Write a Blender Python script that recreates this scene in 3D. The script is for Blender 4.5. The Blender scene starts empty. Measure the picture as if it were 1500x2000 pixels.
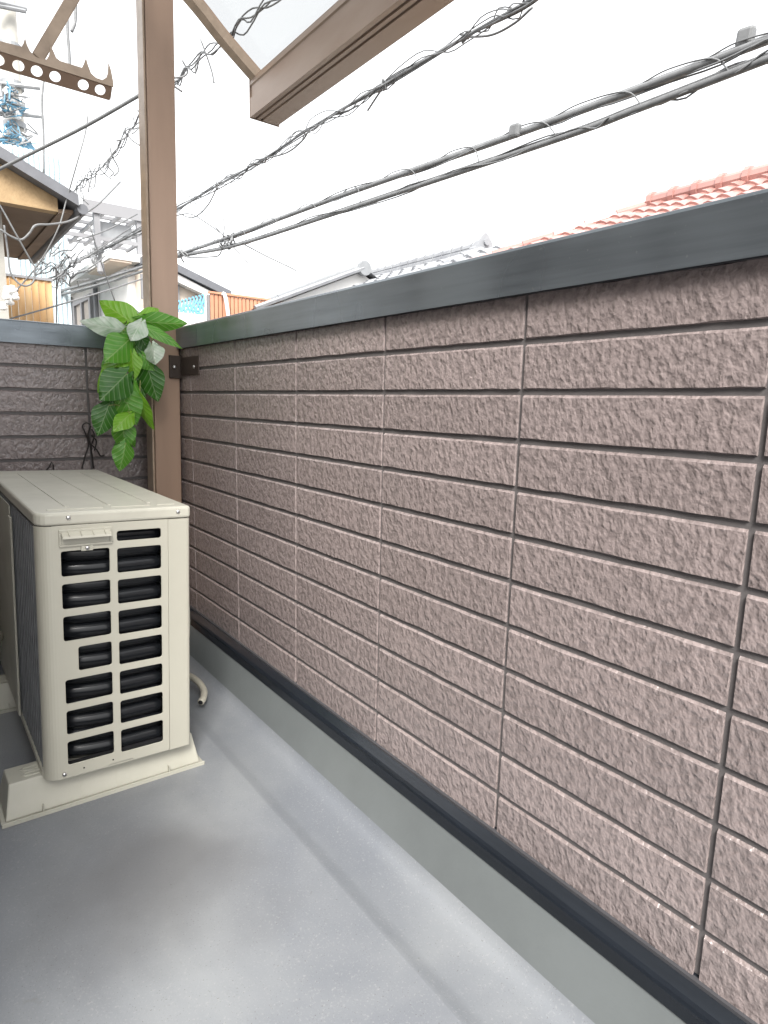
import bpy, bmesh, math, random
from mathutils import Vector, Matrix
random.seed(7)
rad = math.radians
scene = bpy.context.scene
col = scene.collection

# ------------------------------------------------------------------ camera
YAW, PITCH, ROLL, FPX = 0.6482, -0.1691, 0.0241, 1231.96
CAM = Vector((-0.765, -2.34, -0.1753))
fw = Vector((math.sin(YAW) * math.cos(PITCH), math.cos(YAW) * math.cos(PITCH), math.sin(PITCH)))
_r = Vector((math.cos(YAW), -math.sin(YAW), 0)); _u = _r.cross(fw)
rt = math.cos(ROLL) * _r + math.sin(ROLL) * _u; up = rt.cross(fw)
cd = bpy.data.cameras.new('camera'); cam = bpy.data.objects.new('camera', cd); col.objects.link(cam)
cd.sensor_fit = 'HORIZONTAL'; cd.sensor_width = 36; cd.lens = FPX * 36 / 1500
cd.clip_start = 0.02; cd.clip_end = 2000
M = Matrix((rt, up, -fw)).transposed().to_4x4(); M.translation = CAM
cam.matrix_world = M
scene.camera = cam
scene.render.resolution_x = 768; scene.render.resolution_y = 1024

# ------------------------------------------------------------------ sky, sun, exposure
SUN_EL, SUN_AZ = rad(46), rad(214)          # azimuth clockwise from +Y
w = bpy.data.worlds.new('World'); scene.world = w; w.use_nodes = True
nt = w.node_tree; nt.nodes.clear()
sky = nt.nodes.new('ShaderNodeTexSky'); sky.sky_type = 'NISHITA'; sky.sun_disc = False
sky.sun_elevation = SUN_EL; sky.sun_rotation = SUN_AZ; sky.air_density = 1.0; sky.dust_density = 6.0; sky.ozone_density = 1.0
bw = nt.nodes.new('ShaderNodeRGBToBW')
mx = nt.nodes.new('ShaderNodeMix'); mx.data_type = 'RGBA'; mx.inputs[0].default_value = 0.86
bg = nt.nodes.new('ShaderNodeBackground'); bg.inputs[1].default_value = 0.15
out = nt.nodes.new('ShaderNodeOutputWorld')
nt.links.new(sky.outputs[0], bw.inputs[0]); nt.links.new(sky.outputs[0], mx.inputs[6]); nt.links.new(bw.outputs[0], mx.inputs[7])
cl = nt.nodes.new('ShaderNodeMix'); cl.data_type = 'RGBA'; cl.inputs[0].default_value = 0.8      # even cloud cover over the clear sky
cl.inputs[7].default_value = (3.0, 3.04, 3.08, 1)
nt.links.new(mx.outputs[2], cl.inputs[6]); nt.links.new(cl.outputs[2], bg.inputs[0]); nt.links.new(bg.outputs[0], out.inputs[0])
sl = bpy.data.lights.new('sun', 'SUN'); sl.energy = 1.5; sl.angle = rad(22); sl.color = (1, 0.96, 0.9)
so = bpy.data.objects.new('sun', sl); col.objects.link(so)
sdir = Vector((math.sin(SUN_AZ) * math.cos(SUN_EL), math.cos(SUN_AZ) * math.cos(SUN_EL), math.sin(SUN_EL)))
so.rotation_euler = sdir.to_track_quat('Z', 'Y').to_euler(); so.location = (0, -3, 12)
vs = scene.view_settings
vs.view_transform = 'Standard'; vs.look = 'None'; vs.exposure = 2.3; vs.gamma = 1.0; vs.use_curve_mapping = False

# ------------------------------------------------------------------ pixel -> place helpers (a pixel gives a direction, the plane the distance)
def ray(x, y): return fw * FPX + rt * (x - 750) + up * (1000 - y)
def PX(x, y, X): d = ray(x, y); return CAM + d * ((X - CAM.x) / d.x)
def PY(x, y, Y): d = ray(x, y); return CAM + d * ((Y - CAM.y) / d.y)
def PZ(x, y, Z): d = ray(x, y); return CAM + d * ((Z - CAM.z) / d.z)

# ------------------------------------------------------------------ materials
def mat(name, color, rough=0.6, metal=0.0, spec=0.5, var=0.0, vscale=8, bump=0.0, bscale=60, bdist=0.002, color2=None, stretch=None):
    m = bpy.data.materials.new(name); m.use_nodes = True
    n = m.node_tree.nodes; l = m.node_tree.links; b = n['Principled BSDF']
    b.inputs['Base Color'].default_value = (*color, 1); b.inputs['Roughness'].default_value = rough
    b.inputs['Metallic'].default_value = metal; b.inputs['Specular IOR Level'].default_value = spec
    geo = n.new('ShaderNodeNewGeometry'); src = geo.outputs['Position']
    if stretch:
        mp = n.new('ShaderNodeMapping'); mp.inputs['Scale'].default_value = stretch
        l.new(src, mp.inputs[0]); src = mp.outputs[0]
    if var or color2:
        t = n.new('ShaderNodeTexNoise'); t.inputs['Scale'].default_value = vscale; t.inputs['Detail'].default_value = 6
        t.inputs['Roughness'].default_value = 0.6; l.new(src, t.inputs[0])
        cr = n.new('ShaderNodeMapRange'); cr.inputs[1].default_value = 0.3; cr.inputs[2].default_value = 0.7; l.new(t.outputs[0], cr.inputs[0])
        mxn = n.new('ShaderNodeMix'); mxn.data_type = 'RGBA'; l.new(cr.outputs[0], mxn.inputs[0])
        c2 = color2 or tuple(c * (1 - var) for c in color)
        mxn.inputs[6].default_value = (*color, 1); mxn.inputs[7].default_value = (*c2, 1)
        l.new(mxn.outputs[2], b.inputs['Base Color'])
        rr = n.new('ShaderNodeMapRange'); rr.inputs[3].default_value = max(0.02, rough - 0.08); rr.inputs[4].default_value = min(1, rough + 0.1)
        l.new(t.outputs[0], rr.inputs[0]); l.new(rr.outputs[0], b.inputs['Roughness'])
    if bump:
        t2 = n.new('ShaderNodeTexNoise'); t2.inputs['Scale'].default_value = bscale; t2.inputs['Detail'].default_value = 4; l.new(src, t2.inputs[0])
        bp = n.new('ShaderNodeBump'); bp.inputs['Strength'].default_value = bump; bp.inputs['Distance'].default_value = bdist
        l.new(t2.outputs[0], bp.inputs['Height']); l.new(bp.outputs[0], b.inputs['Normal'])
    return m

def siding_material():
    m = bpy.data.materials.new('siding_paint'); m.use_nodes = True
    n = m.node_tree.nodes; l = m.node_tree.links; b = n['Principled BSDF']
    geo = n.new('ShaderNodeNewGeometry')
    mp = n.new('ShaderNodeMapping'); mp.inputs['Scale'].default_value = (1, 1, 0.8); mp.inputs['Rotation'].default_value = (0.5, 0, 0); l.new(geo.outputs[0], mp.inputs[0])
    v = n.new('ShaderNodeTexNoise'); v.inputs['Scale'].default_value = 82; v.inputs['Detail'].default_value = 1.5; v.inputs['Roughness'].default_value = 0.4; l.new(mp.outputs[0], v.inputs[0])
    vr_ = n.new('ShaderNodeMapRange'); vr_.interpolation_type = 'SMOOTHSTEP'; vr_.inputs[1].default_value = 0.36; vr_.inputs[2].default_value = 0.62; l.new(v.outputs[0], vr_.inputs[0])
    t = n.new('ShaderNodeTexNoise'); t.inputs['Scale'].default_value = 190; t.inputs['Detail'].default_value = 3; t.inputs['Roughness'].default_value = 0.5; l.new(mp.outputs[0], t.inputs[0])
    a = n.new('ShaderNodeMath'); a.operation = 'MULTIPLY_ADD'; a.inputs[1].default_value = 0.45; l.new(vr_.outputs[0], a.inputs[0]); l.new(t.outputs[0], a.inputs[2])
    bp = n.new('ShaderNodeBump'); bp.inputs['Strength'].default_value = 0.8; bp.inputs['Distance'].default_value = 0.0025
    l.new(a.outputs[0], bp.inputs['Height']); l.new(bp.outputs[0], b.inputs['Normal'])
    big = n.new('ShaderNodeTexNoise'); big.inputs['Scale'].default_value = 3.0; big.inputs['Detail'].default_value = 5; l.new(geo.outputs[0], big.inputs[0])
    c1 = n.new('ShaderNodeMix'); c1.data_type = 'RGBA'
    c1.inputs[6].default_value = (0.235, 0.192, 0.185, 1); c1.inputs[7].default_value = (0.285, 0.238, 0.232, 1); l.new(big.outputs[0], c1.inputs[0])
    mr = n.new('ShaderNodeMapRange'); mr.inputs[1].default_value = 0.3; mr.inputs[2].default_value = 0.95; l.new(a.outputs[0], mr.inputs[0])
    c2 = n.new('ShaderNodeMix'); c2.data_type = 'RGBA'; c2.blend_type = 'MULTIPLY'; c2.inputs[0].default_value = 0.35
    l.new(c1.outputs[2], c2.inputs[6]); l.new(mr.outputs[0], c2.inputs[7]); l.new(c2.outputs[2], b.inputs['Base Color'])
    mps = n.new('ShaderNodeMapping'); mps.inputs['Scale'].default_value = (14, 14, 0.9); l.new(geo.outputs[0], mps.inputs[0])
    sn = n.new('ShaderNodeTexNoise'); sn.inputs['Scale'].default_value = 1.6; sn.inputs['Detail'].default_value = 6; sn.inputs['Roughness'].default_value = 0.65; l.new(mps.outputs[0], sn.inputs[0])
    sr = n.new('ShaderNodeMapRange'); sr.inputs[1].default_value = 0.52; sr.inputs[2].default_value = 0.75; sr.inputs[3].default_value = 0.0; sr.inputs[4].default_value = 0.35; l.new(sn.outputs[0], sr.inputs[0])
    c3 = n.new('ShaderNodeMix'); c3.data_type = 'RGBA'; l.new(sr.outputs[0], c3.inputs[0]); l.new(c2.outputs[2], c3.inputs[6]); c3.inputs[7].default_value = (0.15, 0.13, 0.125, 1); c2 = c3
    oi = n.new('ShaderNodeObjectInfo')
    hs = n.new('ShaderNodeHueSaturation'); vr = n.new('ShaderNodeMapRange'); vr.inputs[3].default_value = 0.93; vr.inputs[4].default_value = 1.07
    l.new(oi.outputs['Random'], vr.inputs[0]); l.new(vr.outputs[0], hs.inputs['Value']); l.new(c2.outputs[2], hs.inputs['Color']); l.new(hs.outputs[0], b.inputs['Base Color'])
    b.inputs['Roughness'].default_value = 0.22; b.inputs['Specular IOR Level'].default_value = 0.8
    return m

def leaf_material(name, c1, c2, vein, rough=0.35):
    """midrib and side veins drawn from the leaf's own UV (u across -1..1, v along 0..1)"""
    m = bpy.data.materials.new(name); m.use_nodes = True
    n = m.node_tree.nodes; l = m.node_tree.links; b = n['Principled BSDF']
    uv = n.new('ShaderNodeUVMap'); sp = n.new('ShaderNodeSeparateXYZ'); l.new(uv.outputs[0], sp.inputs[0])
    def math_(op, x, y=None, z=None):
        k = n.new('ShaderNodeMath'); k.operation = op
        for i, q in enumerate((x, y, z)):
            if q is None: continue
            if isinstance(q, (int, float)): k.inputs[i].default_value = q
            else: l.new(q, k.inputs[i])
        return k.outputs[0]
    au = math_('ABSOLUTE', math_('SUBTRACT', sp.outputs[0], 0.5))
    mid = math_('LESS_THAN', au, 0.016)
    s = math_('MULTIPLY', math_('SUBTRACT', sp.outputs[1], math_('MULTIPLY', math_('POWER', au, 0.8), 0.7)), 5.5)
    fr = math_('ABSOLUTE', math_('SUBTRACT', math_('FRACT', s), 0.5))
    side = math_('MULTIPLY', math_('LESS_THAN', fr, 0.075), 0.75)
    vm = math_('MAXIMUM', mid, side)
    geo = n.new('ShaderNodeNewGeometry')
    t = n.new('ShaderNodeTexNoise'); t.inputs['Scale'].default_value = 30; l.new(geo.outputs[0], t.inputs[0])
    g = n.new('ShaderNodeMix'); g.data_type = 'RGBA'; g.inputs[6].default_value = (*c1, 1); g.inputs[7].default_value = (*c2, 1); l.new(t.outputs[0], g.inputs[0])
    v = n.new('ShaderNodeMix'); v.data_type = 'RGBA'; l.new(math_('MULTIPLY', vm, 0.6), v.inputs[0]); l.new(g.outputs[2], v.inputs[6]); v.inputs[7].default_value = (*vein, 1)
    l.new(v.outputs[2], b.inputs['Base Color'])
    bp = n.new('ShaderNodeBump'); bp.inputs['Strength'].default_value = 0.7; bp.inputs['Distance'].default_value = 0.002; bp.invert = True
    l.new(fr, bp.inputs['Height']); l.new(bp.outputs[0], b.inputs['Normal'])
    b.inputs['Roughness'].default_value = rough
    tr = n.new('ShaderNodeBsdfTranslucent'); l.new(v.outputs[2], tr.inputs[0])
    ms = n.new('ShaderNodeMixShader'); ms.inputs[0].default_value = 0.3
    l.new(b.outputs[0], ms.inputs[1]); l.new(tr.outputs[0], ms.inputs[2]); l.new(ms.outputs[0], n['Material Output'].inputs[0])
    return m

def panel_material():
    m = bpy.data.materials.new('tinted_polycarbonate'); m.use_nodes = True
    n = m.node_tree.nodes; l = m.node_tree.links
    t = n.new('ShaderNodeBsdfTransparent'); t.inputs[0].default_value = (0.70, 0.705, 0.705, 1)  # grey tint added to dim the light under the canopy
    g = n.new('ShaderNodeBsdfGlossy'); g.inputs['Roughness'].default_value = 0.15
    ms = n.new('ShaderNodeMixShader'); ms.inputs[0].default_value = 0.05
    l.new(t.outputs[0], ms.inputs[1]); l.new(g.outputs[0], ms.inputs[2]); l.new(ms.outputs[0], n['Material Output'].inputs[0])
    return m

def floor_material():
    m = bpy.data.materials.new('waterproof_topcoat'); m.use_nodes = True
    n = m.node_tree.nodes; l = m.node_tree.links; b = n['Principled BSDF']
    geo = n.new('ShaderNodeNewGeometry')
    def noise(s, d, r=0.6, dist=0.0):
        t = n.new('ShaderNodeTexNoise'); t.inputs['Scale'].default_value = s; t.inputs['Detail'].default_value = d
        t.inputs['Roughness'].default_value = r; t.inputs['Distortion'].default_value = dist; l.new(geo.outputs[0], t.inputs[0]); return t.outputs[0]
    def mixc(f, a, bb):
        k = n.new('ShaderNodeMix'); k.data_type = 'RGBA'; l.new(f, k.inputs[0])
        for i, q in ((6, a), (7, bb)):
            if isinstance(q, tuple): k.inputs[i].default_value = (*q, 1)
            else: l.new(q, k.inputs[i])
        return k.outputs[2]
    def rng(x, lo, hi, a=0.0, bb=1.0):
        k = n.new('ShaderNodeMapRange'); k.inputs[1].default_value = lo; k.inputs[2].default_value = hi; k.inputs[3].default_value = a; k.inputs[4].default_value = bb
        l.new(x, k.inputs[0]); return k.outputs[0]
    base = mixc(rng(noise(1.7, 5, 0.55, 0.5), 0.36, 0.64), (0.24, 0.252, 0.262), (0.15, 0.162, 0.182))
    specks = mixc(rng(noise(260, 2), 0.58, 0.75, 0, 0.6), base, (0.29, 0.295, 0.295))
    dirt_and_patch = mixc(rng(noise(26, 6, 0.7), 0.66, 0.8, 0, 0.5), specks, (0.14, 0.13, 0.12))
    # darker patch in front of the unit, with a ragged outline of its own
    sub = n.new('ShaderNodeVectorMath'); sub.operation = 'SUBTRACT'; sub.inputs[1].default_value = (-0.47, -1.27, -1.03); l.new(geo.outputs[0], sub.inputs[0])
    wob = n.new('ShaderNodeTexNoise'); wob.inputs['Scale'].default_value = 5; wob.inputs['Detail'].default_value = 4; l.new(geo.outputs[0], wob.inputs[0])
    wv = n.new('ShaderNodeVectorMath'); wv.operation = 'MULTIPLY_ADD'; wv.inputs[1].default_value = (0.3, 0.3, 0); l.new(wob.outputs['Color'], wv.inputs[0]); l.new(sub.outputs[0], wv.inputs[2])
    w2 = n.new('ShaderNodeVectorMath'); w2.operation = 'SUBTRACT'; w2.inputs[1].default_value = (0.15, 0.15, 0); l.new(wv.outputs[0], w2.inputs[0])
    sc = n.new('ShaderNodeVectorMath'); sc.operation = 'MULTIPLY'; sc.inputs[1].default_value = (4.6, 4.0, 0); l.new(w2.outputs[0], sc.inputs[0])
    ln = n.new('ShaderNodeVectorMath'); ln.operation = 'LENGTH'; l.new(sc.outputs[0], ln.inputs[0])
    dirt_and_patch = mixc(rng(ln.outputs['Value'], 0.35, 1.2, 0.65, 0.0), dirt_and_patch, (0.085, 0.085, 0.09))
    grit = mixc(rng(noise(420, 1), 0.70, 0.74, 0, 0.6), dirt_and_patch, (0.07, 0.065, 0.06)); dirt_and_patch = grit
    l.new(dirt_and_patch, b.inputs['Base Color'])
    l.new(rng(noise(5, 5), 0.3, 0.7, 0.32, 0.46), b.inputs['Roughness'])
    bp = n.new('ShaderNodeBump'); bp.inputs['Strength'].default_value = 0.25; bp.inputs['Distance'].default_value = 0.001
    l.new(noise(240, 3), bp.inputs['Height']); l.new(bp.outputs[0], b.inputs['Normal'])
    return m

def coping_material():
    m = bpy.data.materials.new('slate_metal'); m.use_nodes = True
    n = m.node_tree.nodes; l = m.node_tree.links; b = n['Principled BSDF']; geo = n.new('ShaderNodeNewGeometry')
    def nz(scale, st, d=5, r=0.6):
        mp = n.new('ShaderNodeMapping'); mp.inputs['Scale'].default_value = st; l.new(geo.outputs[0], mp.inputs[0])
        t = n.new('ShaderNodeTexNoise'); t.inputs['Scale'].default_value = scale; t.inputs['Detail'].default_value = d; t.inputs['Roughness'].default_value = r; l.new(mp.outputs[0], t.inputs[0]); return t.outputs[0]
    def rg(x, a, bb, c, d):
        k = n.new('ShaderNodeMapRange'); k.inputs[1].default_value = a; k.inputs[2].default_value = bb; k.inputs[3].default_value = c; k.inputs[4].default_value = d; l.new(x, k.inputs[0]); return k.outputs[0]
    streak = nz(60, (0.1, 0.05, 1)); patch = nz(2.2, (1, 1, 0.6), 3); spots = nz(130, (1, 1, 1), 2)
    a = n.new('ShaderNodeMix'); a.data_type = 'RGBA'; l.new(rg(streak, 0.3, 0.7, 0, 1), a.inputs[0]); a.inputs[6].default_value = (0.105, 0.12, 0.135, 1); a.inputs[7].default_value = (0.165, 0.188, 0.208, 1)
    c = n.new('ShaderNodeMix'); c.data_type = 'RGBA'; l.new(rg(spots, 0.68, 0.76, 0, 0.5), c.inputs[0]); l.new(a.outputs[2], c.inputs[6]); c.inputs[7].default_value = (0.26, 0.27, 0.27, 1)
    e = n.new('ShaderNodeMix'); e.data_type = 'RGBA'; l.new(rg(patch, 0.42, 0.6, 0, 0.55), e.inputs[0]); l.new(c.outputs[2], e.inputs[6]); e.inputs[7].default_value = (0.24, 0.275, 0.30, 1)
    l.new(e.outputs[2], b.inputs['Base Color']); l.new(rg(patch, 0.35, 0.65, 0.2, 0.4), b.inputs['Roughness']); b.inputs['Metallic'].default_value = 0.65
    bp = n.new('ShaderNodeBump'); bp.inputs['Strength'].default_value = 0.25; bp.inputs['Distance'].default_value = 0.0015; l.new(streak, bp.inputs['Height'])
    b2 = n.new('ShaderNodeBump'); b2.inputs['Strength'].default_value = 0.5; b2.inputs['Distance'].default_value = 0.02; l.new(patch, b2.inputs['Height']); l.new(bp.outputs[0], b2.inputs['Normal']); l.new(b2.outputs[0], b.inputs['Normal'])
    return m

MT = {
    'siding': siding_material(),
    'groove': mat('groove_paint', (0.125, 0.115, 0.115), 0.6, var=0.2, vscale=30, bump=0.2, bscale=200),
    'coping': coping_material(),
    'flash': mat('black_flashing', (0.012, 0.015, 0.02), 0.2, metal=0.0, spec=0.35, var=0.35, vscale=60, stretch=(1, 0.06, 1), bump=0.15, bscale=90),
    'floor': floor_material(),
    'upstand': mat('upstand_topcoat', (0.135, 0.148, 0.15), 0.34, var=0.3, vscale=2.6, bump=0.2, bscale=180, bdist=0.001),
    'caulk': mat('dark_sealant', (0.05, 0.05, 0.055), 0.5),
    'brown': mat('brown_aluminium', (0.31, 0.212, 0.155), 0.42, metal=0.25, var=0.15, vscale=12, stretch=(1, 1, 0.1)),
    'brownlight': mat('bronze_aluminium', (0.37, 0.285, 0.215), 0.36, metal=0.35, var=0.3, vscale=20),
    'gutterbrown': mat('gutter_bronze', (0.235, 0.17, 0.13), 0.34, metal=0.35, color2=(0.30, 0.235, 0.19), vscale=9, stretch=(1, 0.3, 1)),
    'darkbrown': mat('dark_bronze', (0.04, 0.028, 0.022), 0.5, metal=0.3),
    'alu': mat('aluminium', (0.62, 0.62, 0.62), 0.3, metal=0.9),
    'ivory': mat('ivory_enamel', (0.415, 0.402, 0.34), 0.38, var=0.06, vscale=7, bump=0.05, bscale=300, bdist=0.0005),
    'ivorytop': mat('ivory_enamel_weathered', (0.46, 0.448, 0.385), 0.4, color2=(0.39, 0.38, 0.325), vscale=9),
    'padm': mat('ivory_plastic', (0.43, 0.42, 0.36), 0.5, color2=(0.385, 0.375, 0.315), vscale=14),
    'fin': mat('fin_grey', (0.22, 0.228, 0.235), 0.5, metal=0.3, var=0.35, vscale=30, bump=0.35, bscale=260, bdist=0.001),
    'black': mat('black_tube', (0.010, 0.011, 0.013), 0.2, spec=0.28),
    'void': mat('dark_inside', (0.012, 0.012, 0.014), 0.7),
    'hose': mat('hose_ivory', (0.50, 0.47, 0.39), 0.5, var=0.15, vscale=60),
    'blackwire': mat('black_wire', (0.02, 0.016, 0.015), 0.5),
    'stem': mat('stem_green', (0.30, 0.32, 0.10), 0.5),
    'cable': mat('cable_grey', (0.17, 0.175, 0.18), 0.55, var=0.3, vscale=20),
    'cableblue': mat('cable_blue', (0.09, 0.22, 0.32), 0.5, var=0.3, vscale=20),
    'galv': mat('galvanised', (0.30, 0.31, 0.32), 0.5, metal=0.5, var=0.2),
    'concrete': mat('concrete', (0.36, 0.35, 0.32), 0.85, var=0.2, vscale=4, bump=0.3),
    'tan': mat('tan_stucco', (0.36, 0.255, 0.14), 0.85, color2=(0.27, 0.185, 0.10), vscale=14, bump=0.6, bscale=60, bdist=0.006),
    'soffit': mat('soffit_brown', (0.16, 0.11, 0.075), 0.8, var=0.3, vscale=3),
    'roofgrey': mat('roof_slate', (0.13, 0.135, 0.15), 0.6, var=0.25),
    'rust': mat('rusty_tin', (0.50, 0.27, 0.10), 0.7, color2=(0.52, 0.38, 0.22), vscale=3, stretch=(3, 3, 0.4)),
    'white': mat('white_wall', (0.72, 0.71, 0.69), 0.8, var=0.08, vscale=2),
    'cream': mat('cream_wall', (0.66, 0.56, 0.47), 0.8, var=0.1, vscale=3),
    'frame': mat('grey_frame', (0.24, 0.24, 0.25), 0.5, metal=0.3),
    'glass': mat('window_glass', (0.06, 0.07, 0.08), 0.08, spec=0.8),
    'curtain': mat('curtain_beige', (0.52, 0.47, 0.42), 0.9, var=0.1),
    'redtile': mat('red_clay_tile', (0.36, 0.185, 0.16), 0.28, color2=(0.25, 0.12, 0.105), vscale=3, spec=0.9),
    'greytile': mat('grey_roof_tile', (0.27, 0.278, 0.29), 0.5, color2=(0.18, 0.185, 0.20), vscale=5),
    'orangefence': mat('orange_sheet', (0.50, 0.24, 0.145), 0.6, var=0.15, vscale=5),
    'blueplastic': mat('blue_plastic', (0.16, 0.42, 0.62), 0.4),
    'bluesheet': mat('pale_blue_sheet', (0.55, 0.64, 0.68), 0.5),
    'whiteplastic': mat('white_plastic', (0.75, 0.75, 0.74), 0.4),
    'house': mat('house_siding', (0.15, 0.125, 0.11), 0.75, var=0.12, vscale=5, bump=0.3, bscale=90),
    'asphalt': mat('asphalt', (0.06, 0.06, 0.062), 0.9, var=0.3, vscale=6, bump=0.4, bscale=120),
    'ground': mat('ground', (0.16, 0.155, 0.145), 0.9, var=0.3, vscale=1.5),
    'panel': panel_material(),
    'leafbright': leaf_material('leaf_bright', (0.14, 0.36, 0.02), (0.22, 0.46, 0.035), (0.34, 0.50, 0.12)),
    'leafmid': leaf_material('leaf_mid', (0.06, 0.24, 0.02), (0.12, 0.33, 0.03), (0.32, 0.46, 0.16)),
    'leafdark': leaf_material('leaf_dark', (0.022, 0.105, 0.012), (0.05, 0.18, 0.018), (0.28, 0.40, 0.20)),
    'leafpale': leaf_material('leaf_pale', (0.05, 0.22, 0.03), (0.80, 0.82, 0.78), (0.62, 0.66, 0.58), 0.15),  # glossy white reflections painted into the leaf colour
}

# ------------------------------------------------------------------ mesh helpers
class MB:
    def __init__(s): s.v = []; s.f = []
    def add(s, v, f):
        o = len(s.v); s.v += [tuple(q) for q in v]; s.f += [tuple(i + o for i in q) for q in f]
    def box(s, a, b, R=None):
        x0, y0, z0 = a; x1, y1, z1 = b
        v = [Vector(q) for q in ((x0, y0, z0), (x1, y0, z0), (x1, y1, z0), (x0, y1, z0), (x0, y0, z1), (x1, y0, z1), (x1, y1, z1), (x0, y1, z1))]
        if R: v = [R @ q for q in v]
        s.add(v, [(0, 3, 2, 1), (4, 5, 6, 7), (0, 1, 5, 4), (1, 2, 6, 5), (2, 3, 7, 6), (3, 0, 4, 7)]); return s
    def prism(s, pts, ext):
        """closed polygon of 3-D points pushed along ext"""
        e = Vector(ext); n = len(pts); p = [Vector(q) for q in pts]
        s.add(p + [q + e for q in p], [tuple(range(n))[::-1], tuple(range(n, 2 * n))] + [(i, (i + 1) % n, n + (i + 1) % n, n + i) for i in range(n)]); return s
    def tube(s, pts, r, n=8, cap=True):
        p = [Vector(q) for q in pts]; rs = r if isinstance(r, (list, tuple)) else [r] * len(p)
        rings = []; prev = None
        for i, c in enumerate(p):
            d = (p[min(i + 1, len(p) - 1)] - p[max(i - 1, 0)]).normalized()
            if prev is None:
                a = d.orthogonal().normalized()
            else:
                a = (prev - d * prev.dot(d)); a = a.normalized() if a.length > 1e-6 else d.orthogonal().normalized()
            prev = a; b = d.cross(a)
            rings.append([c + (a * math.cos(2 * math.pi * k / n) + b * math.sin(2 * math.pi * k / n)) * rs[i] for k in range(n)])
        v = [q for ring in rings for q in ring]
        f = [(i * n + k, i * n + (k + 1) % n, (i + 1) * n + (k + 1) % n, (i + 1) * n + k) for i in range(len(p) - 1) for k in range(n)]
        if cap: f += [tuple(range(n))[::-1], tuple((len(p) - 1) * n + k for k in range(n))]
        s.add(v, f); return s
    def lathe(s, prof, c, ax='z', n=20):
        c = Vector(c); v = []
        for (r, h) in prof:
            for k in range(n):
                a = 2 * math.pi * k / n; q = (r * math.cos(a), r * math.sin(a), h)
                if ax == 'y': q = (q[0], q[2], q[1])
                if ax == 'x': q = (q[2], q[0], q[1])
                v.append(c + Vector(q))
        m = len(prof)
        f = [(i * n + k, i * n + (k + 1) % n, (i + 1) * n + (k + 1) % n, (i + 1) * n + k) for i in range(m - 1) for k in range(n)]
        f += [tuple(range(n))[::-1], tuple((m - 1) * n + k for k in range(n))]
        s.add(v, f); return s
    def mesh(s, name, m):
        me = bpy.data.meshes.new(name); me.from_pydata(s.v, [], s.f)
        bm = bmesh.new(); bm.from_mesh(me); bmesh.ops.recalc_face_normals(bm, faces=bm.faces); bm.to_mesh(me); bm.free()
        me.materials.append(MT[m]); return me
    def build(s, name, m, parent=None, bevel=0, smooth=False, seg=2):
        me = s.mesh(name, m); o = bpy.data.objects.new(name, me); col.objects.link(o)
        if parent: o.parent = parent
        if smooth: me.shade_smooth()
        if bevel:
            md = o.modifiers.new('bevel', 'BEVEL'); md.width = bevel; md.segments = seg; md.limit_method = 'ANGLE'; md.angle_limit = rad(35)
        return o

def tag(o, label=None, cat=None, group=None, kind=None):
    if label: o['label'] = label
    if cat: o['category'] = cat
    if group: o['group'] = group
    if kind: o['kind'] = kind
    return o
def empty(name, loc, label=None, cat=None, group=None, rot=(0, 0, 0)):
    o = bpy.data.objects.new(name, None); col.objects.link(o); o.location = loc; o.rotation_euler = rot; o.empty_display_size = 0.1
    return tag(o, label, cat, group)
def link_mesh(name, me, parent, loc=(0, 0, 0), rot=(0, 0, 0)):
    o = bpy.data.objects.new(name, me); col.objects.link(o); o.parent = parent; o.location = loc; o.rotation_euler = rot; return o
def spline(pts, n=8):
    p = [Vector(q) for q in pts]; p = [2 * p[0] - p[1]] + p + [2 * p[-1] - p[-2]]; r = []
    for i in range(1, len(p) - 2):
        for k in range(n):
            t = k / n; a, b, c, d = p[i - 1:i + 3]
            r.append(0.5 * ((2 * b) + (c - a) * t + (2 * a - 5 * b + 4 * c - d) * t * t + (3 * b - a - 3 * c + d) * t ** 3))
    return r + [p[-2]]
def rrect(x0, z0, x1, z1, r, n=4):
    pts = []
    for cx, cz, a0 in ((x1 - r, z1 - r, 0), (x0 + r, z1 - r, 90), (x0 + r, z0 + r, 180), (x1 - r, z0 + r, 270)):
        for k in range(n + 1):
            a = rad(a0 + 90 * k / n); pts.append((cx + r * math.cos(a), cz + r * math.sin(a)))
    return pts
def plate(name, loops, thick, m, parent, M4=None, bevel=0.0):
    """flat plate with real holes: loops[0] outline, others holes, in local XY, thickness along Z"""
    cu = bpy.data.curves.new('outline', 'CURVE'); cu.dimensions = '2D'; cu.fill_mode = 'BOTH'; cu.extrude = thick / 2 - bevel; cu.bevel_depth = bevel; cu.bevel_resolution = 1
    for lp in loops:
        sp = cu.splines.new('POLY'); sp.points.add(len(lp) - 1); sp.use_cyclic_u = True
        for q, (x, y) in zip(sp.points, lp): q.co = (x, y, 0, 1)
    t = bpy.data.objects.new('tmp', cu); col.objects.link(t)
    dg = bpy.context.evaluated_depsgraph_get(); dg.update()
    me = bpy.data.meshes.new_from_object(t.evaluated_get(dg)); bpy.data.objects.remove(t); bpy.data.curves.remove(cu)
    me.name = name
    if M4: me.transform(M4)
    me.materials.clear(); me.materials.append(MT[m])
    o = bpy.data.objects.new(name, me); col.objects.link(o)
    if parent: o.parent = parent
    return o
XZ = Matrix(((1, 0, 0, 0), (0, 0, 1, 0), (0, 1, 0, 0), (0, 0, 0, 1)))     # local XY -> world XZ

# ================================================================== SETTING
GZ = -4.1
tag(MB().box((-80, -80, GZ - 0.3), (160, 160, GZ)).build('ground', 'ground'), kind='structure')
tag(MB().box((0.75, -60, GZ), (4.6, 26, GZ + 0.004)).build('road', 'asphalt'), kind='structure')

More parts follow.
